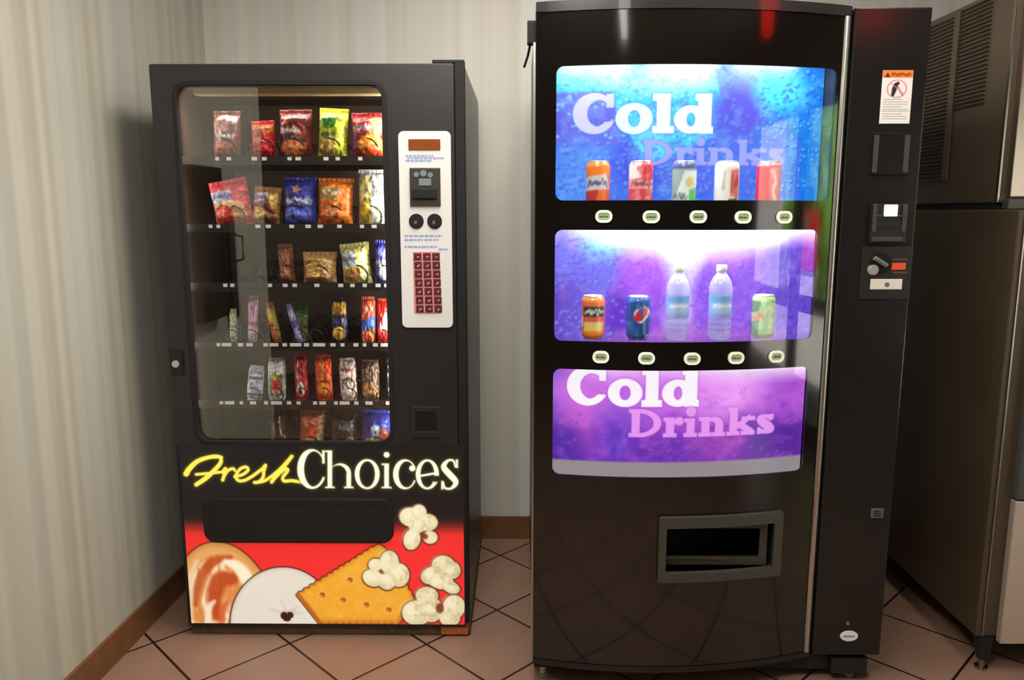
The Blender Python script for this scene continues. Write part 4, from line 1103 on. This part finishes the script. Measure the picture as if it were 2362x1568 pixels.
def can(px, z, art, label, group):
    p = at(px, 420 if z > 1.3 else 730, 2.135)
    x = p.x; y = bow(x) + .043
    x = p.x * y / 2.135
    t = empty('drink_can', (x, y, z), label, 'drink can', group)
    lathe('can_body', dense([(.001, .004), (.020, .003), (.024, .0), (.031, .009), (.0325, .014), (.0325, .104), (.031, .110), (.0275, .1165)]), M['can'], t, art, 44)
    lathe('can_lid', [(.0275, .1165), (.0278, .1195), (.0262, .1195), (.0255, .1165), (.001, .1165)], mat('can lid metal', (215, 214, 212), rough=.25, metal=.7), t)
GC1, GC2 = 'sample cans in the upper display', 'sample drinks in the middle display'
def art_can(base, *ops):
    def f(u, v):
        A = Art(u, v, base, 4.0)
        for op in ops:
            k = op[0]
            if k == 'e': A.put(A.ell(*op[1:5], op[6] if len(op) > 6 else 0), op[5])
            elif k == 'r': A.put(A.rec(*op[1:5]), op[5])
            elif k == 'p': A.put(A.poly(op[1]), op[2])
            elif k == 't': squiggle(A, *op[1:5], op[5], n=op[6], w=2.4, seed=int(op[1] + op[2]))
            elif k == 'n': A.mix(np.clip((vnoise(u / op[1] + 3, v / op[1], 5) - .55) * 5, 0, 1), op[2])
            elif k == 'l': A.put(A.spl(op[1], op[2]), op[3])
        return A
    return f
can(1379, LZ1, art_can((236, 110, 60), ('e', 44, 16, 60, 18, (244, 130, 50)), ('p', [(0, 34), (80, 26), (96, 60), (0, 66)], (206, 206, 212)), ('t', 8, 38, 84, 56, (70, 80, 120), 4), ('p', [(0, 66), (46, 62), (40, 90), (0, 92)], (190, 60, 60)), ('r', 0, 88, 100, 100, (250, 170, 100))), 'orange sample can with a white emblem, first from the left in the upper display', GC1)
can(1478, LZ1, art_can((214, 74, 92), ('p', [(0, 0), (40, 0), (44, 36), (0, 40)], (250, 244, 246)), ('r', 0, 40, 100, 60, (232, 190, 196)), ('t', 8, 42, 92, 58, (150, 60, 70), 5), ('e', 70, 26, 26, 18, (214, 60, 80)), ('n', 16, (240, 140, 150))), 'rose red sample can with a white upper corner in the upper display', GC1)
can(1578, LZ1, art_can((150, 178, 176), ('p', [(30, 100), (0, 100), (40, 20), (100, 20), (100, 56), (60, 62), (58, 100)], (230, 246, 246)), ('p', [(62, 66), (100, 60), (100, 100), (58, 100)], (96, 208, 110)), ('e', 64, 46, 16, 12, (226, 206, 130)), ('t', 6, 66, 54, 90, (110, 130, 130), 3), ('r', 0, 0, 100, 16, (90, 96, 150))), 'silver and white sample can with a green base in the upper display', GC1)
can(1676, LZ1, art_can((242, 240, 232), ('p', [(52, 18), (90, 16), (92, 80), (56, 78)], (224, 130, 134)), ('t', 56, 22, 90, 72, (190, 50, 60), 2), ('l', [(30, 24), (26, 60)], 5, (190, 196, 190)), ('l', [(50, 86), (84, 84)], 3, (90, 84, 80))), 'white sample can with red lettering, fourth from the left in the upper display', GC1)
can(1772, LZ1, art_can((220, 44, 56), ('p', [(40, 12), (96, 10), (96, 96), (44, 98)], (240, 124, 122)), ('l', [(52, 20), (66, 44), (56, 64), (70, 90)], 5, (250, 210, 206)), ('r', 0, 0, 100, 8, (246, 140, 150))), 'red sample can with a pale wavy stripe at the right of the upper display', GC1)
can(1368, LZ2, art_can((222, 120, 66), ('r', 8, 22, 92, 46, (50, 54, 50)), ('t', 14, 26, 88, 42, (226, 232, 220), 4), ('r', 0, 48, 100, 58, (226, 84, 84)), ('p', [(10, 58), (92, 58), (88, 80), (10, 80)], (224, 210, 120)), ('r', 0, 80, 100, 100, (238, 132, 46)), ('r', 0, 46, 6, 70, (240, 236, 230))), 'orange sample can with a dark label, leftmost in the middle display', GC2)
can(1472, LZ2, art_can((30, 74, 146), ('e', 62, 40, 36, 20, (236, 238, 246)), ('e', 55, 39, 29, 14, (214, 44, 60), -20), ('p', [(56, 60), (74, 50), (98, 40), (96, 56), (76, 66)], (30, 74, 150)), ('n', 20, (60, 112, 176)), ('r', 74, 86, 96, 96, (170, 190, 224))), 'blue sample can with a round red and white emblem in the middle display', GC2)
can(1760, LZ2, art_can((142, 192, 118), ('p', [(0, 10), (30, 10), (16, 34), (0, 40)], (20, 110, 70)), ('e', 20, 50, 16, 12, (222, 86, 70)), ('p', [(0, 60), (22, 56), (20, 100), (0, 100)], (20, 120, 80)), ('l', [(40, 40), (60, 24), (80, 36)], 4, (190, 216, 120)), ('n', 14, (176, 214, 150))), 'pale green sample can with a red spot at the right of the middle display', GC2)
def bottle(px, label):
    p = at(px, 730, 2.135); x = p.x; y = bow(x) + .043; x = p.x * y / 2.135
    t = empty('water_bottle', (x, y, LZ2), label, 'water bottle', GC2)
    prof = [(.001, .003), (.024, .0), (.031, .006), (.0315, .020), (.029, .024), (.0315, .028), (.0315, .036), (.029, .040), (.0315, .044), (.0315, .050), (.029, .054), (.0305, .058), (.0305, .122), (.0315, .126), (.0315, .140), (.028, .156), (.021, .170), (.0128, .181), (.0128, .188)]
    lathe('bottle_body', dense(prof, .004), M['clear'], t)
    def f(u, v):
        A = Art(u, v, (146, 178, 226), 4)
        A.put(A.rec(0, 0, 100, 26), (110, 168, 226)); A.put(A.ell(52, 52, 40, 24), (176, 200, 240), .7, 20)
        squiggle(A, 12, 34, 92, 54, (226, 236, 250), 5, 2.6, int(px))
        A.put(A.rec(0, 80, 100, 100), (150, 150, 214), .7); return A
    lathe('bottle_label', dense([(.0309, .060), (.0310, .120)], .0025), paint_mat('bottle label', rough=.4), t, f)
    lathe('bottle_cap', [(.001, .2035), (.0135, .2035), (.0145, .2015), (.0145, .1865), (.0132, .1855), (.0132, .185)], M['white'], t)
bottle(1562, 'clear water bottle with white cap, left of the two in the middle display')
bottle(1660, 'clear water bottle with white cap, right of the two in the middle display')

# selection buttons
def button(px, py):
    x = at(px, py, 2.11).x; x = x * bow(x) / 2.11; z = at(px, py, bow(x)).z
    y = bow(x); w, h = .0225, .0165
    bm = bmesh.new()
    def ring(w, h, r, y0, y1): plate(bm, rrect(-w, w, -h, h, r), [], y0, y1)
    plate(bm, rrect(-w, w, -h, h, h * .96), [rrect(-w + .0065, w - .0065, -h + .0065, h - .0065, (h - .0065) * .9)], -.006, 0)
    t = obj('selection_button', bm, mat('ivory button ring', (232, 234, 220), rough=.35, emit=(232, 234, 220), estr=.25), dk, world=False)
    t.location = Vector((x, y, z)) - dk.location; t.rotation_euler.z = math.atan(dbow(x))
    bm = bmesh.new(); plate(bm, rrect(-w + .006, w - .006, -h + .006, h - .006, (h - .006) * .9), [], -.004, 0)
    obj('price_window', bm, mat('pale green price window', (150, 172, 130), rough=.3, emit=(150, 172, 130), estr=.2), t, world=False)
    bm = bmesh.new(); rg = random.Random(int(px))
    for k in range(4):
        xx = -.011 + k * .0058
        box(bm, xx, xx + .0042, -.0046, -.0038, -.0028, rg.uniform(.0005, .0030)); 
    obj('price_mark', bm, mat('dark green digits', (52, 66, 44), rough=.5), t, world=False)
for px, py in ((1393, 499), (1502, 500), (1610, 500), (1713, 501), (1808, 501), (1386, 823), (1491, 826), (1596, 827), (1697, 825), (1790, 822)): button(px, py)

# delivery port: raised frame, pocket and inner flap
dp = curved('delivery_port', M['darkgrey'], rrect(.390, .752, .364, .556, .006, 3), [rrect(.411, .726, .390, .525, .004, 2)], -.016, .002)
bm = bmesh.new()
x0, x1, z0, z1, yb = .405, .735, .384, .531, 2.262
yf = 2.118
box(bm, x0, x0 + .004, yf + .012, yb, z0, z1); box(bm, x1 - .004, x1, yf + .02, yb, z0, z1); box(bm, x0, x1, yf + .02, yb, z0, z0 + .004); box(bm, x0, x1, yf + .02, yb, z1 - .004, z1); box(bm, x0, x1, yb, yb + .004, z0, z1)
obj('port_pocket', bm, M['matte_black'], dp)
bm = bmesh.new(); plate(bm, rrect(.411, .712, .391, .522, .004, 2), [rrect(.413, .690, .416, .502, .003, 2)], 2.131, 2.137)
obj('port_flap', bm, M['darkgrey'], dp)
boxobj('port_lip', M['steel'], dp, .413, .60, 2.127, 2.1308, .409, .4135)
# payment column details
def pbox(name, m, px0, py0, px1, py1, d0, d1, parent=pay, bevel=.001):
    a, b = at(px0, py0, PY), at(px1, py1, PY)
    return boxobj(name, m, parent, a.x, b.x, PY - d0, PY - d1, b.z, a.z, bevel=bevel)
a, b = at(2036, 162, PY), at(2097, 285, PY)
nx, ny = 90, 170
u, v = np.meshgrid(np.linspace(0, 1, nx), np.linspace(0, 1, ny))
A = Art(u * 100, v * 190, (232, 228, 224), 2.2)
A.put(A.rec(0, 0, 100, 27), (232, 128, 54)); A.put(A.poly([(8, 24), (17, 8), (26, 24)]), (60, 26, 14))
squiggle(A, 30, 9, 92, 22, (150, 62, 20), 7, 2.0, 4)
A.put(np.abs(A.ell(50, 66, 31)) - 2.4, (214, 150, 160)); A.put(A.seg([(46, 52), (42, 68), (38, 88)], [7, 8, 5]), (34, 26, 30)); A.put(A.ell(52, 47, 6), (34, 26, 30))
A.put(A.seg([(54, 60), (62, 76), (70, 88)], 3), (206, 110, 130)); A.put(A.seg([(30, 46), (74, 84)], 2.0), (214, 150, 160), .7)
for k in range(9):
    if k == 5: continue
    A.put(A.seg([(10, 104 + k * 8.6), (88 if k % 3 else 70, 104 + k * 8.6)], 1.3), (150, 148, 148), .8)
A.put(A.seg([(6, 145), (94, 145)], 1.2), (120, 118, 118), .8)
P = np.stack([a.x + u * (b.x - a.x), np.full_like(u, PY - .0012), a.z - v * (a.z - b.z)], -1)
ws = link('warning_sticker', grid_mesh('warning_sticker', P, A.c), M['print_card'], pay); ws['label'] = 'white warning sticker with an orange header'
bp = pbox('blank_plate', M['panel_black'], 2014, 306, 2090, 404, .004, -.001, bevel=.002)
for px in (2018, 2089):
    bm = bmesh.new(); p, q = at(px - 2.5, 312, PY), at(px + 2.5, 398, PY); box(bm, p.x, q.x, PY - .006, PY - .0035, q.z, p.z, bevel=.001)
    obj('plate_rail', bm, M['darkgrey'], bp)
bv = pbox('bill_validator', M['black'], 2006, 470, 2084, 560, .012, -.001, bevel=.003)
bm = bmesh.new()
for (x0_, y0_, x1_, y1_) in ((2012, 496, 2082, 500), (2010, 470, 2014, 534), (2078, 470, 2082, 534), (2006, 546, 2076, 556)):
    p, q = at(x0_, y0_, PY), at(x1_, y1_, PY); box(bm, p.x, q.x, PY - .016, PY - .0115, q.z, p.z, bevel=.001)
obj('validator_rail', bm, M['darkgrey'], bv)
pbox('validator_light', mat('white lit square', (250, 250, 250), emit=(255, 255, 255), estr=.7), 2035, 472, 2063, 499, .018, .0115, bv, .002)
pbox('bill_slot', M['matte_black'], 2016, 516, 2074, 526, .014, .0115, bv)
cm_ = pbox('coin_mechanism', M['black'], 1988, 568, 2096, 690, .003, -.001, bevel=.001)
p = at(2030, 606, PY); bm = bmesh.new(); disc(bm, p.x, p.z, .028, PY - .009, PY - .0028, 28, bevel=.002)
dial = obj('coin_dial', bm, M['panel_black'], cm_)
bm = bmesh.new(); p, q = at(2012, 594, PY), at(2040, 612, PY); tube(bm, [(p.x, PY - .014, p.z), (q.x, PY - .014, q.z)], .0065, 10); obj('return_lever', bm, M['midgrey'], dial)
p = at(2011, 622, PY); bm = bmesh.new(); disc(bm, p.x, p.z, .0145, PY - .013, PY - .0028, 24, bevel=.003); obj('coin_knob', bm, M['silver'], cm_)
rl = pbox('red_label', M['red_orange'], 2056, 606, 2087, 622, .0045, .0028, cm_)
bm = bmesh.new()
for py in (598, 628):
    p, q = at(2060, py - 1.6, PY), at(2092, py + 1.6, PY); box(bm, p.x, q.x, PY - .004, PY - .0028, q.z, p.z)
obj('printed_line', bm, mat('dim red print', (120, 62, 52), rough=.5), cm_)
cp = pbox('coin_plate', mat('off white plate', (228, 222, 212), rough=.4), 2007, 643, 2078, 667, .005, .0028, cm_)
p = at(2044, 656, PY); bm = bmesh.new(); disc(bm, p.x, p.z, .0065, PY - .0062, PY - .0048, 16); obj('plate_mark', bm, M['midgrey'], cp)
em = pbox('maker_plate', mat('grey maker plate', (84, 88, 94), rough=.4), 2009, 1172, 2036, 1194, .003, -.001)
bm = bmesh.new()
for k in range(3):
    p, q = at(2014, 1177 + k * 5, PY), at(2031, 1179.5 + k * 5, PY); box(bm, p.x, q.x, PY - .0036, PY - .0028, q.z, p.z)
obj('plate_print', bm, M['black'], em)
p = at(1958, 1466, PY); bm = bmesh.new(); disc(bm, p.x, p.z, .0265, PY - .002, PY + .001, 32, rz=.0165)
ov = obj('oval_sticker', bm, mat('white oval sticker', (232, 232, 230), rough=.4), pay)
bm = bmesh.new(); rg = random.Random(8)
for k in range(6): 
    xx = p.x - .016 + k * .0056; box(bm, xx, xx + .004, PY - .0027, PY - .0019, p.z - .003, p.z + rg.uniform(.001, .003))
obj('sticker_print', bm, mat('grey sticker print', (110, 110, 114), rough=.5), ov)
p = at(1955, 1437, PY); bm = bmesh.new(); disc(bm, p.x, p.z, .005, PY - .003, PY + .001, 12); obj('screw', bm, M['midgrey'], pay)
# base frame, feet, hinge and cable
bm = bmesh.new(); box(bm, DX0 + .004, .965, 2.185, 2.98, .030, .079, bevel=.004); obj('base_frame', bm, M['matte_black'], dk)
boxobj('base_foot', M['black'], dk, .935, 1.045, 2.165, 2.30, .028, .0795, bevel=.006)
for x, y in ((.072, 2.20), (1.005, 2.21), (.072, 2.94), (.94, 2.94)):
    bm = bmesh.new(); tube(bm, [(x, y, .0005), (x, y, .006), (x, y, .007), (x, y, .0295)], [.018, .018, .009, .009], 14); obj('leveling_foot', bm, M['silver'], dk)
bm = bmesh.new(); box(bm, .018, .0395, 2.20, 2.23, 1.845, 1.905, bevel=.003); obj('hinge', bm, M['matte_black'], dk)
bm = bmesh.new(); tube(bm, [(.026, 2.215, 1.845), (.020, 2.235, 1.82), (.010, 2.26, 1.795)], .0035, 6); obj('hinge_cable', bm, M['matte_black'], dk)
bm = bmesh.new(); box(bm, .0340, .0396, 2.16, 2.172, .11, 1.84); obj('side_seam', bm, M['chrome'], dk)

# ------------------------------------------------------------------ ice machine at the right
IX = 1.40
M['ice_side'] = mat('dark bronze steel side', (78, 66, 51), rough=.38, noise=.12, nscale=3)
M['ice_dark'] = mat('dark steel side', (74, 61, 46), rough=.45, noise=.12, nscale=3)
hd = empty('ice_maker', (1.75, 2.6, 1.405), 'dark ice maker head with side vents and a pale steel front', 'ice maker')
HY = 2.345
bm = bmesh.new(); box(bm, IX, 2.15, HY, 3.10, 1.425, 2.04, bevel=.004); obj('head_body', bm, M['ice_side'], hd)
bm = bmesh.new(); box(bm, IX + .004, 2.146, HY + .01, 3.09, 1.4065, 1.4245); obj('base_band', bm, M['matte_black'], hd)
def louvers(y0, y1, z0, z1):
    bm = bmesh.new(); z = z0
    while z < z1:
        vs = [(IX - .0008, y0, z), (IX - .0008, y1, z), (IX - .007, y1, z + .005), (IX - .007, y0, z + .005), (IX - .0008, y0, z + .0075), (IX - .0008, y1, z + .0075)]
        q = [bm.verts.new(p) for p in vs]
        bm.faces.new((q[0], q[1], q[2], q[3])); bm.faces.new((q[3], q[2], q[5], q[4])); bm.faces.new((q[0], q[3], q[4])); bm.faces.new((q[1], q[5], q[2])); bm.faces.new((q[0], q[4], q[5], q[1]))
        z += .0125
    return bm
obj('vent_grille', louvers(2.66, 2.90, 1.50, 2.02), M['ice_side'], hd)
obj('vent_grille', louvers(2.45, 2.62, 1.72, 2.02), M['ice_side'], hd)
bm = bmesh.new(); box(bm, IX - .006, IX - .0005, 2.625, 2.655, 1.50, 2.03, bevel=.001); box(bm, IX - .006, IX - .0005, 2.905, 2.93, 1.50, 2.03, bevel=.001); obj('side_rib', bm, M['ice_side'], hd)
boxobj('corner_trim', M['steel'], hd, IX - .0015, IX + .006, HY - .004, HY + .006, 1.426, 2.04, bevel=.001)
fp = boxobj('front_panel', mat('stainless front', (176, 164, 154), rough=.3, metal=1.0), hd, IX + .022, 2.14, HY - .022, HY - .0005, 1.440, 2.03, bevel=.004)
boxobj('front_band', M['darkgrey'], hd, IX + .016, 2.146, HY - .03, HY - .0005, 1.4065, 1.436, bevel=.002)
bn = empty('ice_storage_bin', (1.75, 2.6, 0), 'dark ice storage bin on black legs under the ice maker', 'ice bin')
BY = 2.235
bm = bmesh.new(); box(bm, IX, 2.18, BY, 3.12, .112, 1.405, bevel=.004); obj('bin_body', bm, M['ice_dark'], bn)
boxobj('corner_trim', M['steel'], bn, IX + .016, IX + .022, BY - .005, BY - .0005, .114, 1.39, bevel=.001)
boxobj('bin_door', mat('grey door panel', (72, 72, 72), rough=.35, noise=.1, nscale=2), bn, IX + .062, 2.17, BY - .03, BY - .0005, .560, 1.16, bevel=.006)
boxobj('lower_panel', mat('stainless lower panel', (206, 192, 178), rough=.4, metal=.6), bn, IX + .062, 2.17, BY - .024, BY - .0005, .100, .556, bevel=.004)
for x, y in ((IX + .035, BY + .012), (2.12, BY + .012), (IX + .035, 3.06), (2.12, 3.06)):
    bm = bmesh.new(); tube(bm, [(x, y, .034), (x, y, .05), (x, y, .10), (x, y, .1115)], [.017, .020, .026, .026], 14)
    lg = obj('leg', bm, M['black'], bn)
    bm = bmesh.new(); tube(bm, [(x, y, .0005), (x, y, .008), (x, y, .009), (x, y, .0335)], [.019, .019, .010, .010], 12); obj('leg_foot', bm, M['steel'], lg)

# ------------------------------------------------------------------ seen only as reflections
sg = empty('hanging_lamp', (1.308, 1.247, CEIL), 'small red lamp hanging from the ceiling, mirrored at the top of the drinks machine', 'lamp')
bm = bmesh.new(); tube(bm, [(1.308, 1.247, CEIL - .001), (1.308, 1.247, 2.235)], .004, 6); obj('cord', bm, M['black'], sg)
bm = bmesh.new(); tube(bm, [(1.308, 1.247, 2.235), (1.308, 1.247, 2.227), (1.308, 1.247, 2.22)], [.02, .045, .05], 16); obj('lamp_cap', bm, M['black'], sg)
bm = bmesh.new(); tube(bm, [(1.308, 1.247, z) for z in (2.2195, 2.19, 2.13, 2.08, 2.066)], [.048, .052, .050, .044, .03], 16)
obj('lamp_shade', bm, mat('red lit shade', (230, 20, 16), emit=(255, 20, 12), estr=4.0), sg, smooth=True)
wc = empty('wall_cabinet', (-1.30, 1.65, .97), 'narrow dark wall cabinet with a black handle, mirrored in the snack window', 'wall cabinet')
boxobj('cabinet_body', M['side_black'], wc, -1.297, -1.25, 1.54, 1.79, .96, 1.58, bevel=.004)
boxobj('edge_rail', M['steel'], wc, -1.297, -1.245, 1.525, 1.538, .96, 1.58, bevel=.002)
boxobj('latch_bar', M['matte_black'], wc, -1.300, -1.27, 1.34, 1.41, .93, 1.44, bevel=.004)
bm = bmesh.new(); tube(bm, [(-1.28, 1.335, 1.30), (-1.25, 1.31, 1.29), (-1.25, 1.31, 1.19), (-1.28, 1.335, 1.18)], .006, 8); obj('handle', bm, M['matte_black'], wc)
nb = empty('newspaper_box', (7.1, -2.5, -.02), 'red newspaper box on a white base outside the exit door', 'newspaper box')
boxobj('box_body', mat('bright red paint', (206, 24, 40), rough=.4), nb, 6.9, 7.3, -2.9, -2.1, .72, 1.42, bevel=.02)
boxobj('box_base', M['white'], nb, 6.95, 7.25, -2.85, -2.15, -.019, .719, bevel=.01)
boxobj('box_window', M['midgrey'], nb, 6.88, 6.899, -2.8, -2.35, 1.16, 1.36, bevel=.005)
def bush(x, y, w, h, seed, label):
    rg = np.random.RandomState(seed); n, m_ = 60, 40
    a, t = np.meshgrid(np.linspace(0, 2 * np.pi, n), np.linspace(.02, np.pi - .02, m_))
    r = 1 + (vnoise(a * 5 + seed, t * 6, seed) - .5) * .5
    P = np.stack([x + w * r * np.sin(t) * np.cos(a), y + w * r * np.sin(t) * np.sin(a), h / 2 + h / 2 * r * np.cos(t)], -1)
    P[..., 2] = np.maximum(P[..., 2], -.02)
    o = link('bush', grid_mesh('bush', P), mat('leaf green', (86, 128, 44), rough=.6, noise=.5, nscale=3), None)
    tag(o, label, 'bush', 'bushes outside the exit door')
for k, (x, y) in enumerate(((9, -6.2), (11.6, -4.6), (9, -2.9), (11.6, -1.2), (9, .4), (11.6, 2.2))):
    bush(x, y, 1.0, 3.4, k + 2, 'leafy green bush outside the exit door')
# daylight
wd = bpy.data.worlds.new('world'); S.world = wd; wd.use_nodes = True
bg = wd.node_tree.nodes['Background']; sk = wd.node_tree.nodes.new('ShaderNodeTexSky')
sk.sky_type = 'HOSEK_WILKIE' if 'HOSEK_WILKIE' in [e.identifier for e in sk.bl_rna.properties['sky_type'].enum_items] else sk.sky_type
sk.sun_direction = (-.4, -.4, .82); sk.turbidity = 4.0
wd.node_tree.links.new(sk.outputs[0], bg.inputs['Color']); bg.inputs['Strength'].default_value = 3.0
sl = bpy.data.lights.new('sun', 'SUN'); sl.energy = 42.0; sl.angle = .01; sl.color = (1, .96, .9)
so = bpy.data.objects.new('sun', sl); COL.objects.link(so); so.rotation_euler = (math.radians(-28), math.radians(-30), 0)
# ------------------------------------------------------------------ picture settings
S.view_settings.view_transform = 'Standard'; S.view_settings.look = 'None'
S.view_settings.gamma = 1.0; S.view_settings.use_curve_mapping = False
S.view_settings.exposure = 0.0
S.cycles.max_bounces = 8; S.cycles.transparent_max_bounces = 16
S.cycles.use_denoising = True
S.cycles.sample_clamp_indirect = 4.0
